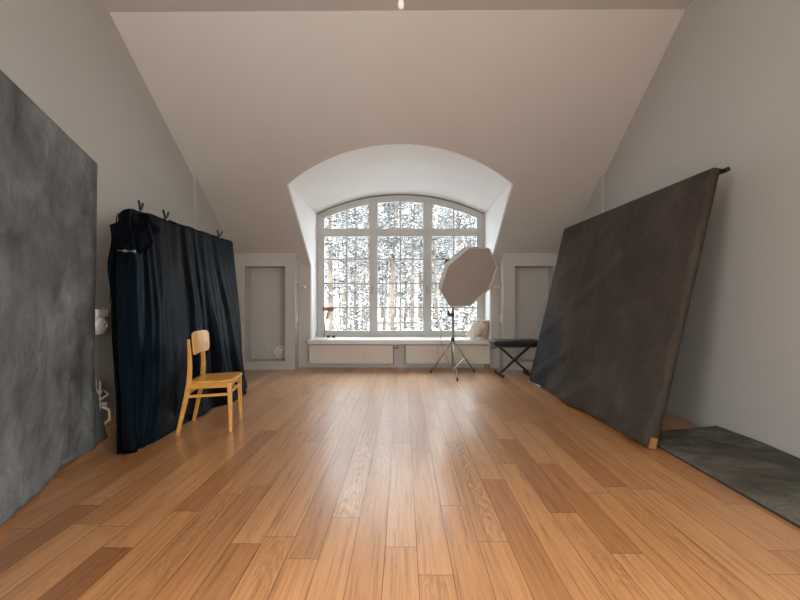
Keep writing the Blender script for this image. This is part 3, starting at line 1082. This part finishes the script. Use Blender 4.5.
# small silver clamp on the gathered corner
t = thing('spring_clamp', 'small silver-tipped clamp holding the gathered side of the black cloth', 'clamp', (-2.25, 3.24, 1.555), 0.0, 'spring clamps on the black cloth')
bm = bmesh.new(); tube(bm, [(-0.055, -0.03, 0.003), (0.05, 0.0, 0.0)], 0.002, 8); obj('rod', bm, M_METAL, t)
bm = bmesh.new(); lathe(bm, [(0.010, -0.012), (0.010, 0.012)], Matrix.Translation((0.0, -0.02, 0)) @ along((1, 0.3, 0)), 12); obj('clamp_tip', bm, M_METAL, t)
bm = bmesh.new(); lathe(bm, [(0.010, -0.01), (0.010, 0.01)], Matrix.Translation((0.062, 0.0, 0)) @ along((1, 0.3, 0)), 12); obj('clamp_tip', bm, M_METAL, t)

# ---------------------------------------------------------------- canvas panel lying on the floor at right
t = thing('backdrop_panel', 'green grey mottled canvas panel lying flat on the floor against the right wall', 'backdrop', (2.0, 2.4, 0))
bm = bmesh.new()


def mat_f(u, v):
    x = 0.0 + 0.70 * u
    y = -1.6 + 2.68 * v
    e = min(1.0, u / 0.06 + 0.0, (1 - v) / 0.03, v / 0.03)
    z = 0.022 + 0.055 * u ** 1.5 + (0.008 * fbm(x * 4, y * 2.5, 1, 4) + 0.006) * max(e, 0)
    if u < 0.001 or v < 0.001 or v > 0.999:
        z = 0.018
    return Vector((x, y, z))


grid(bm, 60, 160, mat_f)
obj('canvas', bm, M_GRNCAN, t, smooth=True, mods=[('SOLIDIFY', dict(thickness=0.003, offset=-1))])
bm = bmesh.new()
for lo, hi in (((0.006, -1.59, 0.0), (0.05, 1.07, 0.014)), ((0.64, -1.59, 0.0), (0.69, 1.07, 0.030)), ((0.05, -1.59, 0.0), (0.64, -1.54, 0.014)),
               ((0.05, 1.02, 0.0), (0.64, 1.07, 0.014)), ((0.05, -0.3, 0.0), (0.64, -0.25, 0.014))):
    box(bm, lo, hi)
obj('stretcher_frame', bm, mat('dark_stained_timber', (0.02, 0.014, 0.01), 0.7), t)

# ---------------------------------------------------------------- yellow chair
ang = math.radians(9.5)
ch = thing('side_chair', 'yellow lacquered wooden side chair in front of the black cloth', 'chair', (-1.74, 3.665, 0), ang)
SH = 0.455
bm = bmesh.new()
# seat: rounded trapezoid with a shallow dish
ns = 64


def seat_r(a_):
    cxs, sxs = math.cos(a_), math.sin(a_)
    p = 5.0
    hx, hy = 0.196, 0.208
    r_ = 1 / ((abs(cxs) / hx) ** p + (abs(sxs) / hy) ** p) ** (1 / p)
    x, y = r_ * cxs, r_ * sxs
    y *= 1.0 + 0.22 * x
    x += 0.028
    return x, y


rings = []
for q, dz in ((0.0, 0.022 - 0.007), (0.45, 0.022 - 0.006), (0.75, 0.022 - 0.002), (0.95, 0.022), (1.0, 0.016), (1.0, 0.004), (0.97, 0.0), (0.0, 0.0)):
    if q == 0.0:
        rings.append(bm.verts.new((0, 0, SH - 0.022 + dz)))
        continue
    rg_ = []
    for k in range(ns):
        x, y = seat_r(2 * PI * k / ns)
        rg_.append(bm.verts.new(((x - 0.028) * q + 0.028, y * q, SH - 0.022 + dz + 0.012 * (x * q / 0.222) * 0.6)))
    rings.append(rg_)
for a_, c_ in zip(rings[:-1], rings[1:]):
    for k in range(ns):
        k2 = (k + 1) % ns
        if not isinstance(a_, list):
            bm.faces.new((a_, c_[k], c_[k2]))
        elif not isinstance(c_, list):
            bm.faces.new((a_[k2], a_[k], c_))
        else:
            bm.faces.new((a_[k], c_[k], c_[k2], a_[k2]))
obj('seat', bm, M_CHAIR, ch, smooth=True)
sq = [(-1, -1), (1, -1), (1, 1), (-1, 1)]
for s in (-1, 1):
    bm = bmesh.new()
    tube(bm, [(0.195, s * 0.188, 0.0), (0.188, s * 0.182, 0.25), (0.183, s * 0.178, SH - 0.02)], [0.0125, 0.016, 0.018], prof=sq)
    obj('leg', bm, M_CHAIR, ch, mods=[bevel(0.004)])
    bm = bmesh.new()
    P = [(-0.238, s * 0.20, 0.0), (-0.203, s * 0.192, 0.16), (-0.170, s * 0.186, 0.32), (-0.150, s * 0.182, 0.44), (-0.145, s * 0.178, 0.56), (-0.148, s * 0.174, 0.70), (-0.158, s * 0.170, 0.815)]
    tube(bm, P, [0.0135, 0.016, 0.018, 0.019, 0.017, 0.015, 0.012], prof=[(-1.0, -0.85), (1.0, -0.85), (1.0, 0.85), (-1.0, 0.85)])
    obj('rear_leg', bm, M_CHAIR, ch, mods=[bevel(0.004)])
    bm = bmesh.new(); bar(bm, (-0.170, s * 0.185, 0.320), (0.188, s * 0.182, 0.33), 0.016, 0.024); obj('stretcher', bm, M_CHAIR, ch, mods=[bevel(0.004)])
    bm = bmesh.new(); bar(bm, (-0.15, s * 0.172, 0.405), (0.185, s * 0.170, 0.412), 0.018, 0.045); obj('apron', bm, M_CHAIR, ch, mods=[bevel(0.002)])
bm = bmesh.new(); bar(bm, (0.186, -0.182, 0.345), (0.186, 0.182, 0.345), 0.016, 0.024); obj('stretcher', bm, M_CHAIR, ch, mods=[bevel(0.004)])
bm = bmesh.new(); bar(bm, (-0.168, -0.185, 0.345), (-0.168, 0.185, 0.345), 0.016, 0.024); obj('stretcher', bm, M_CHAIR, ch, mods=[bevel(0.004)])
bm = bmesh.new(); bar(bm, (0.172, -0.17, 0.412), (0.172, 0.17, 0.412), 0.018, 0.045); obj('apron', bm, M_CHAIR, ch)
bm = bmesh.new(); bar(bm, (-0.150, -0.17, 0.408), (-0.150, 0.17, 0.408), 0.018, 0.045); obj('apron', bm, M_CHAIR, ch)
# curved plywood backrest with rounded corners
bm = bmesh.new()
nu, nv = 28, 14
front = []; backv = []


def back_pt(u, v, d):
    yy = (u - 0.5) * 2
    zz = v * 2 - 1
    # rounded corners by squircle mapping
    lim = 1.0
    p = 6.0
    den = (abs(yy) ** p + abs(zz) ** p) ** (1 / p) if (abs(yy) + abs(zz)) > 1e-6 else 1
    m_ = max(abs(yy), abs(zz))
    if den > 1e-6:
        yy, zz = yy * m_ / den, zz * m_ / den
    hw = 0.214 + 0.004 * zz
    y = yy * hw - 0.003
    z = 0.779 + zz * 0.100 - 0.006 * yy * yy
    x = -0.112 - 0.06 * (z - 0.72) - 0.026 * (1 - yy * yy) + d
    return Vector((x, y, z))


for d, st in ((0.016, front), (0.0, backv)):
    for i in range(nu + 1):
        st.append([bm.verts.new(back_pt(i / nu, j / nv, d)) for j in range(nv + 1)])
for i in range(nu):
    for j in range(nv):
        bm.faces.new((front[i][j], front[i + 1][j], front[i + 1][j + 1], front[i][j + 1]))
        bm.faces.new((backv[i][j], backv[i][j + 1], backv[i + 1][j + 1], backv[i + 1][j]))
for i in range(nu):
    bm.faces.new((front[i][0], backv[i][0], backv[i + 1][0], front[i + 1][0])); bm.faces.new((front[i][nv], front[i + 1][nv], backv[i + 1][nv], backv[i][nv]))
for j in range(nv):
    bm.faces.new((front[0][j], front[0][j + 1], backv[0][j + 1], backv[0][j])); bm.faces.new((front[nu][j], backv[nu][j], backv[nu][j + 1], front[nu][j + 1]))
obj('backrest', bm, M_CHAIR, ch, mods=[bevel(0.003)])

# ---------------------------------------------------------------- softbox on light stand
SC = Vector((0.766, 6.16, 0))
st = thing('light_stand', 'steel tripod light stand holding the octagonal softbox before the window', 'light stand', SC)
bm = bmesh.new()
tube(bm, [(0, 0, 0.05), (0, 0, 0.95)], 0.020, 14)
obj('lower_column', bm, M_METAL, st, smooth=True)
bm = bmesh.new(); tube(bm, [(0, 0, 0.90), (0, 0, 1.66)], 0.013, 12); obj('upper_column', bm, M_METAL, st, smooth=True)
bm = bmesh.new(); lathe(bm, [(0.026, 0), (0.028, 0.02), (0.022, 0.06)], Matrix.Translation((0, 0, 0.53)), 16); obj('leg_collar', bm, M_BLKPLA, st)
bm = bmesh.new(); lathe(bm, [(0.022, 0), (0.022, 0.035)], Matrix.Translation((0, 0, 0.07)), 16); obj('brace_collar', bm, M_METAL, st)
bm = bmesh.new(); lathe(bm, [(0.024, -0.025), (0.026, 0.0), (0.024, 0.025)], Matrix.Translation((0, 0, 0.94)), 14)
box(bm, (-0.075, -0.02, -0.018 + 0.94), (-0.018, 0.012, 0.018 + 0.94)); box(bm, (-0.085, -0.025, 0.94), (-0.05, 0.01, 1.005))
obj('clamp_knob', bm, M_BLKPLA, st, mods=[bevel(0.003)])
feet = [((430.5 - 403) * 6.36 / 400, 6.36), (0.775, 5.70), ((474.5 - 403) * 6.45 / 400, 6.45)]
for fx, fy in feet:
    f = Vector((fx, fy, 0.012)) - SC
    tp = Vector((0, 0, 0.55))
    lg = obj('leg', (lambda b_: (tube(b_, [tp + (f - tp) * 0.03, f], 0.0105, 10), b_)[1])(bmesh.new()), M_METAL, st, smooth=True)
    bm = bmesh.new(); tube(bm, [f - (f - tp).normalized() * 0.045, f + Vector((0, 0, -0.001))], [0.014, 0.015], 10); obj('rubber_foot', bm, M_BLKPLA, lg)
    md_ = tp + (f - tp) * 0.55
    bm = bmesh.new(); bar(bm, md_, (0, 0, 0.085), 0.018, 0.010); obj('brace', bm, M_METAL, st)
# softbox
S_C = Vector((0.981, 5.85, 1.477))
az, el, roll, RS = 0.5758, 0.4975, 7.42615, 0.508
nrm = Vector((math.sin(az) * math.cos(el), -math.cos(az) * math.cos(el), -math.sin(el)))
uu = nrm.cross(Vector((0, 0, 1))).normalized(); ww = uu.cross(nrm)
sb = thing('octagonal_softbox', 'beige octagonal softbox tilted downward on the light stand', 'softbox', S_C)


def oct_ring(bm, r_, d, seg=8, sub=1, dish=0.0):
    return [bm.verts.new(uu * r_ * math.cos(roll + 2 * PI * k / seg) + ww * r_ * math.sin(roll + 2 * PI * k / seg) + nrm * d) for k in range(seg)]


bm = bmesh.new()
# front diffuser, slightly slack
rr_ = [(RS * 0.975, -0.02), (RS * 0.7, -0.030), (RS * 0.35, -0.036)]
R_ = [oct_ring(bm, a_, d_) for a_, d_ in rr_]
cv = bm.verts.new(nrm * -0.038)
for a_, c_ in zip(R_[:-1], R_[1:]):
    for k in range(8):
        bm.faces.new((a_[k], a_[(k + 1) % 8], c_[(k + 1) % 8], c_[k]))
for k in range(8):
    bm.faces.new((R_[-1][k], R_[-1][(k + 1) % 8], cv))
obj('front_diffuser', bm, M_SOFT, sb, smooth=False)
bm = bmesh.new()
A_ = [oct_ring(bm, RS * 0.975, -0.018), oct_ring(bm, RS, 0.0), oct_ring(bm, RS * 1.003, -0.012), oct_ring(bm, RS * 0.985, -0.075), oct_ring(bm, RS * 0.97, -0.07)]
for a_, c_ in zip(A_[:-1], A_[1:]):
    for k in range(8):
        bm.faces.new((a_[k], a_[(k + 1) % 8], c_[(k + 1) % 8], c_[k]))
obj('rim', bm, M_SOFTRIM, sb)
bm = bmesh.new()
A_ = [oct_ring(bm, RS * 0.98, -0.07), oct_ring(bm, RS * 0.80, -0.19), oct_ring(bm, RS * 0.55, -0.29), oct_ring(bm, 0.085, -0.375)]
for a_, c_ in zip(A_[:-1], A_[1:]):
    for k in range(8):
        bm.faces.new((a_[k], a_[(k + 1) % 8], c_[(k + 1) % 8], c_[k]))
obj('shell', bm, M_SOFTBACK, sb, smooth=False, mods=[('SOLIDIFY', dict(thickness=0.002))])
for k in range(8):
    a_ = roll + 2 * PI * k / 8
    e = uu * math.cos(a_) + ww * math.sin(a_)
    bm = bmesh.new()
    tube(bm, [e * 0.07 - nrm * 0.375, e * RS * 0.56 - nrm * 0.29 , e * RS * 0.81 - nrm * 0.19, e * RS * 0.985 - nrm * 0.07], 0.004, 6)
    obj('rib', bm, M_METAL, sb)
bm = bmesh.new(); lathe(bm, [(0.085, -0.40), (0.092, -0.39), (0.092, -0.375), (0.08, -0.37)], along(nrm), 24); obj('speed_ring', bm, M_METAL, sb)
# flash head on the stand
fh = thing('flash_head', 'black studio flash head behind the octagonal softbox', 'flash head', S_C - nrm * 0.40)
bm = bmesh.new(); lathe(bm, [(0.07, 0), (0.072, -0.02), (0.062, -0.03), (0.060, -0.19), (0.052, -0.205)], along(nrm), 20); obj('housing', bm, M_BLKPLA, fh, smooth=False)
bm = bmesh.new()
hc = -nrm * 0.08
tube(bm, [hc, Vector((SC.x, SC.y, 1.66)) - (S_C - nrm * 0.40)], 0.016, 10)
obj('tilt_bracket', bm, M_BLKPLA, fh)
bm = bmesh.new()
hb = -nrm * 0.20
tube(bm, [hb + Vector((0, 0, 0.03)), hb + Vector((-0.06, 0.03, 0.06)), hb + Vector((-0.07, 0.03, 0.0)), hb + Vector((-0.03, 0.0, -0.04))], 0.008, 8)
obj('grip_handle', bm, M_BLKPLA, fh, smooth=True)
# cable from the clamp hanging down to the sill edge
bm = bmesh.new()
P = [(450, 318), (445, 322), (441.5, 330), (440.5, 338), (442, 346), (446, 356), (450.5, 368)]
tube(bm, [((px - 403) * 6.22 / 400, 6.22, 1.15 + (301 - py) * 6.22 / 400) for px, py in P], 0.0035, 6)
tag(obj('power_cable', bm, M_CABLE, smooth=True), 'thin grey cable hanging in a loop beside the light stand', 'cable')

# ---------------------------------------------------------------- keyboard bench
kb = thing('keyboard_bench', 'black padded folding bench with crossed legs beside the dark brown panel', 'bench', (1.73, 6.22, 0), math.radians(2))
bm = bmesh.new(); box(bm, (-0.355, -0.165, 0.475), (0.355, 0.165, 0.545)); obj('cushion', bm, M_VINYL, kb, mods=[bevel(0.022, 4)])
bm = bmesh.new(); box(bm, (-0.335, -0.15, 0.445), (0.335, 0.15, 0.476)); obj('seat_base', bm, M_BLKPLA, kb, mods=[bevel(0.006)])
bm = bmesh.new()
for s in (-1, 1):
    tube(bm, [(-0.23, s * 0.015 * 0, 0.03), (0.23, 0, 0.44)], 0.016, prof=sq) if s < 0 else None
obj('leg', bm, M_BLACK, kb)
bm = bmesh.new(); tube(bm, [(0.235, 0.04, 0.03), (-0.23, 0.04, 0.44)], 0.016, prof=sq); obj('leg', bm, M_BLACK, kb)
bm = bmesh.new(); lathe(bm, [(0.022, -0.03), (0.022, 0.07)], Matrix.Translation((0.0, 0.0, 0.235)) @ along((0, 1, 0)), 14); obj('pivot', bm, M_BLACK, kb)
for s, yo in ((-1, 0.0), (1, 0.04)):
    bm = bmesh.new(); box(bm, (s * 0.235 - 0.016, -0.205, 0.006), (s * 0.235 + 0.016, 0.245, 0.034)); fb = obj('foot_bar', bm, M_BLACK, kb)
    for yy in (-0.205, 0.215):
        bm = bmesh.new(); box(bm, (s * 0.235 - 0.02, yy - 0.004, 0.0), (s * 0.235 + 0.02, yy + 0.034, 0.04)); obj('end_cap', bm, M_BLKPLA, fb, mods=[bevel(0.004)])

# ---------------------------------------------------------------- cushions and small things on the sill


def cushion(name, label, loc, rot, sx, sy, th_, m, seed, fur=0.0):
    bm = bmesh.new()
    nu = 26
    fr2, bk = [], []
    for side, stt in ((1, fr2), (-1, bk)):
        for i in range(nu + 1):
            row = []
            for j in range(nu + 1):
                a_, c_ = i / nu * 2 - 1, j / nu * 2 - 1
                pin = 1 - 0.10 * (a_ * a_ * (1 - c_ * c_) * 0 + (1 - abs(a_)) * abs(c_) ** 4 + (1 - abs(c_)) * abs(a_) ** 4)
                h_ = th_ * (max(0, (1 - a_ ** 2)) ** 0.5 * max(0, (1 - c_ ** 2)) ** 0.5) ** 0.8
                d = fur * noise.noise(Vector((a_ * 5 + seed, c_ * 5, side))) + fur * 0.6 * noise.noise(Vector((a_ * 14 + seed, c_ * 14, side)))
                row.append(bm.verts.new((a_ * sx * pin + d * 0.5, side * (h_ + d * (0 if h_ == 0 else 1)), c_ * sy * pin + d * 0.5)) if side == 1 or (abs(a_) < 1 and abs(c_) < 1) else fr2[i][j])
            stt.append(row)
    for i in range(nu):
        for j in range(nu):
            bm.faces.new((fr2[i][j], fr2[i + 1][j], fr2[i + 1][j + 1], fr2[i][j + 1]))
            bm.faces.new((bk[i][j], bk[i][j + 1], bk[i + 1][j + 1], bk[i + 1][j]))
    o = obj(name, bm, m, smooth=True)
    o.location = loc
    o.rotation_euler = rot
    return o


c1_ = cushion('cushion', '', (1.27, 6.98, 0.645), (math.radians(-6), math.radians(36), math.radians(-30)), 0.105, 0.185, 0.095, M_FUR, 1, 0.010)
tag(c1_, 'white fluffy cushion leaning over on the window sill', 'cushion')
c2_ = cushion('cushion', '', (1.40, 7.00, 0.660), (math.radians(2), math.radians(4), math.radians(-45)), 0.115, 0.17, 0.07, M_TAN, 5, 0.004)
tag(c2_, 'tan cushion standing upright at the right end of the sill', 'cushion')

# dried flower, leaning against the window
t = thing('dried_flower', 'tall dried brown flower head standing at the left end of the sill', 'dried flower', (-1.44, 7.28, 0.492))
ks = 7.28 / 400
def sp_(px, py, dy=0):
    return Vector(((px - 403) * ks + 1.44, dy, 1.15 + (301 - py) * ks - 0.492))
bm = bmesh.new()
tube(bm, [Vector((0, 0, 0.0)), sp_(325, 323, 0.01), sp_(326.5, 316, 0.02), sp_(328, 310.5, 0.02)], [0.012, 0.011, 0.008, 0.005], 8)
obj('stem', bm, M_STEM, t)
rn = random.Random(3)
bm = bmesh.new()
org = sp_(326.2, 319, 0.015)
for k in range(26):
    a_ = rn.uniform(323.2, 333.8); e_ = sp_(a_, rn.uniform(308.2, 311.0), rn.uniform(-0.07, 0.04))
    tube(bm, [org, (org + e_) / 2 + Vector((0, 0, 0.01)), e_], 0.0014, 5)
obj('flower_stalks', bm, M_STEM, t)
bm = bmesh.new()
for k in range(90):
    a_ = rn.uniform(322.8, 334.0)
    p = sp_(a_, rn.uniform(307.6, 310.8) , rn.uniform(-0.08, 0.05))
    bmesh.ops.create_icosphere(bm, subdivisions=1, radius=rn.uniform(0.009, 0.017), matrix=Matrix.Translation(p))
obj('flower_head', bm, M_DRY, t)
for (px, lab) in ((328.3, 'small dark tealight holder beside the dried flower stem'), (333.6, 'small dark tealight holder farther along the sill from the dried flower')):
    t = thing('tealight_holder', lab, 'candle holder', ((px - 403) * 7.2 / 400, 7.2, 0.492), group='tealight holders on the sill')
    bm = bmesh.new(); lathe(bm, [(0.022, 0.0), (0.030, 0.012), (0.034, 0.034), (0.030, 0.034), (0.026, 0.014)], None, 20); obj('cup', bm, mat('smoky_glass', (0.05, 0.055, 0.06), 0.15), t, smooth=False)
    bm = bmesh.new(); lathe(bm, [(0.020, 0.013), (0.020, 0.026)], None, 16); obj('candle', bm, M_PLAS, t)

# ---------------------------------------------------------------- bare bulb hanging from the ceiling
t = thing('pendant_bulb', 'white bare bulb hanging on a cord from the ceiling', 'lamp', (-0.015, 3.0, ZC))
zb = 1.15 + (301 - 9.5) * 3.0 / 400 - ZC
bm = bmesh.new(); lathe(bm, [(0.045, -0.03), (0.05, -0.01), (0.05, 0.0)], None, 20); obj('ceiling_rose', bm, M_PLAS, t)
bm = bmesh.new(); tube(bm, [(0, 0, -0.03), (0, 0, zb + 0.17)], 0.004, 8); obj('cord', bm, M_PLAS, t)
bm = bmesh.new(); lathe(bm, [(0.012, 0.175), (0.017, 0.165), (0.017, 0.10), (0.014, 0.098)], Matrix.Translation((0, 0, zb)), 18); obj('bulb_holder', bm, M_PLAS, t)
bm = bmesh.new(); lathe(bm, [(0.013, 0.105), (0.014, 0.085), (0.021, 0.055), (0.0245, 0.032), (0.022, 0.014), (0.013, 0.003), (0.004, 0.0)], Matrix.Translation((0, 0, zb)), 20)
obj('bulb', bm, mat('opal_bulb_glass', (0.85, 0.80, 0.72), 0.25), t, smooth=True)

# ---------------------------------------------------------------- outdoors: snow, pines, shed
bm = bmesh.new()


def gf(u, v):
    x = lerp(-90, 90, u); y = lerp(8.2, 120, v ** 1.5)
    z = -3.0 + 0.25 * fbm(x * 0.1, y * 0.1, 0, 3) + max(0, (y - 45)) * 0.10
    return Vector((x, y, z))


grid(bm, 60, 60, gf)
struct(obj('snow_ground', bm, M_SNOW, smooth=True))


def ground_z(x, y):
    return -3.0 + 0.25 * fbm(x * 0.1, y * 0.1, 0, 3) + max(0, (y - 45)) * 0.10


def clump(bm, p, s, rn, mi, flat=0.6):
    vs = []
    for d in ((1, 0, 0), (-1, 0, 0), (0, 1, 0), (0, -1, 0), (0, 0, 1), (0, 0, -1)):
        vs.append(bm.verts.new(p + Vector((d[0] * s * rn.uniform(0.5, 1.4), d[1] * s * rn.uniform(0.5, 1.4), d[2] * s * flat * rn.uniform(0.5, 1.3)))))
    for a_, c_, d_ in ((0, 2, 4), (2, 1, 4), (1, 3, 4), (3, 0, 4), (2, 0, 5), (1, 2, 5), (3, 1, 5), (0, 3, 5)):
        bm.faces.new((vs[a_], vs[c_], vs[d_])).material_index = mi


def make_pine(seed, H, bare, spread, dens, darkp, name='pine_tree'):
    rn = random.Random(seed)
    t = thing(name, '', 'tree')
    bm = bmesh.new()
    P = []; RR2 = []
    bx, by = rn.uniform(-0.5, 0.5), rn.uniform(-0.5, 0.5)
    for i in range(9):
        k = i / 8
        P.append((bx * k * k + 0.08 * math.sin(k * 7 + seed), by * k * k, H * k - 0.3)); RR2.append(0.13 * (1 - k * 0.82))
    bb = bmesh.new()
    tube(bb, P, RR2, 10)
    bm = bmesh.new()
    nb = int(64 * dens)
    for q in range(nb):
        k = bare + (1 - bare) * rn.random() ** 0.9
        base = Vector((bx * k * k, by * k * k, H * k - 0.3))
        ln = spread * (1.15 - 0.8 * (k - bare) / (1 - bare)) * rn.uniform(0.6, 1.1)
        a_ = rn.uniform(0, 2 * PI)
        tip = base + Vector((math.cos(a_) * ln, math.sin(a_) * ln, rn.uniform(-0.25, 0.35) * ln))
        mid = (base + tip) / 2 + Vector((0, 0, 0.12 * ln))
        tube(bb, [base, mid, tip], [0.035, 0.022, 0.008], 5, mi=1)
        for w in range(int(46 * dens)):
            s_ = rn.random() ** 0.7
            p = (base * (1 - s_) ** 2 + mid * 2 * s_ * (1 - s_) + tip * s_ ** 2) + Vector((rn.gauss(0, 0.16), rn.gauss(0, 0.16), rn.gauss(0, 0.12)))
            mi = rn.choice((0, 0, 0, 0, 1, 2, 2))
            clump(bm, p, rn.uniform(0.025, 0.085), rn, mi, 0.55)
    obj('trunk', bb, [M_BARK, M_TWIG], t, smooth=True)
    obj('snowy_foliage', bm, [M_SNOW, M_NEEDLE, M_TWIG], t)
    return t


def make_bush(seed):
    rn = random.Random(seed)
    t = thing('snowy_shrub', '', 'shrub')
    bm = bmesh.new(); bb = bmesh.new()
    for q in range(46):
        a_ = rn.uniform(0, 2 * PI); e = rn.uniform(0.35, 1.45); ln = rn.uniform(1.6, 3.4)
        tip = Vector((math.cos(a_) * math.cos(e) * ln * 0.8, math.sin(a_) * math.cos(e) * ln * 0.8, math.sin(e) * ln))
        mid = tip * 0.5 + Vector((0, 0, 0.3))
        tube(bb, [Vector((0, 0, 0)), mid, tip], [0.03, 0.016, 0.005], 5)
        for w in range(50):
            s_ = rn.uniform(0.3, 1.0)
            p = (mid * 2 * s_ * (1 - s_) + tip * s_ ** 2) + Vector((rn.gauss(0, 0.13), rn.gauss(0, 0.13), rn.gauss(0, 0.12)))
            clump(bm, p, rn.uniform(0.02, 0.07), rn, rn.choice((0, 0, 0, 0, 1, 2, 2)), 0.6)
    obj('branches', bb, M_TWIG, t)
    obj('snowy_foliage', bm, [M_SNOW, M_NEEDLE, M_TWIG], t)
    return t


protos = [make_pine(1, 13.5, 0.34, 1.5, 1.0, 0.50), make_pine(2, 15.0, 0.40, 1.7, 1.0, 0.50), make_pine(5, 12.0, 0.20, 1.4, 1.0, 0.55), make_pine(8, 16.0, 0.46, 1.5, 0.9, 0.5)]
bushes = [make_bush(21), make_bush(22)]
used = set()


def plant(pr, x, y, sc, rz, label, group):
    o = pr if pr.name not in used else copy_tree(pr)
    used.add(pr.name)
    o.location = (x, y, ground_z(x, y) - 0.05)
    o.scale = (sc, sc, sc)
    o.rotation_euler = (0, 0, rz)
    o['label'] = label; o['group'] = group
    return o


def side_of(px):
    return 'left window column' if px < 373 else ('middle window column' if px < 427 else 'right window column')


rn = random.Random(77)
# near row, each at a chosen bearing
near_px = [(331, 17), (344, 22), (357, 19), (366, 26), (384, 24), (392, 18), (404, 27), (412, 21), (421, 25), (437, 19), (447, 27), (462, 21), (474, 24)]
for i, (px, d) in enumerate(near_px):
    x = (px - 403) * d / 400
    plant(protos[i % 4], x, d, rn.uniform(0.85, 1.05), rn.uniform(0, 6.28), 'nearer snow-covered pine trunk outside the %s' % side_of(px), 'nearer snowy pines, %s' % side_of(px))
for i in range(56):
    d = rn.uniform(29, 62)
    px = 320 + ((i * 23) % 56 + rn.random()) * (164 / 56)
    x = (px - 403) * d / 400
    plant(protos[rn.randrange(4)], x, d, rn.uniform(0.9, 1.25), rn.uniform(0, 6.28), 'distant snow-covered pine outside the %s' % side_of(px), 'distant snowy pines, %s' % side_of(px))
for i, (px, d, sc) in enumerate([(340, 12.5, 0.9), (442, 11.5, 1.0), (458, 12.5, 1.1), (472, 11.8, 1.0), (349, 24, 1.3), (455, 18, 1.5)]):
    x = (px - 403) * d / 400
    lab = ['snow-laden shrub outside the left window column, nearest the dried flower', 'snow-laden shrub outside just left of the light stand column',
           'snow-laden shrub outside just right of the light stand column', 'snow-laden shrub outside behind the white fluffy cushion',
           'farther snow-laden shrub outside the left window column', 'farther snow-laden shrub outside behind the softbox'][i]
    plant(bushes[i % 2], x, d, sc * 1.15, rn.uniform(0, 6.28), lab, 'snow-laden shrubs outside')

sh = thing('garden_shed', 'pale low shed with snow on its roof outside the middle window column', 'shed', (0.0, 30, ground_z(0, 30)))
zt = 1.15 - 21.0 * 30 / 400 - ground_z(0, 30)
bm = bmesh.new(); box(bm, (-2.3, 0, -0.1), (2.3, 2.5, zt - 0.1)); obj('walls', bm, M_SHED, sh)
bm = bmesh.new(); prism(bm, [(-0.2, zt - 0.1), (2.7, zt - 0.1), (2.7, zt + 0.0), (-0.2, zt - 0.02)], -2.45, 2.45, 'x'); rf = obj('roof', bm, M_TWIG, sh)
bm = bmesh.new(); prism(bm, [(-0.22, zt - 0.02), (2.72, zt), (2.72, zt + 0.2), (-0.18, zt + 0.12)], -2.47, 2.47, 'x'); obj('roof_snow', bm, M_SNOW, rf, mods=[bevel(0.04)])
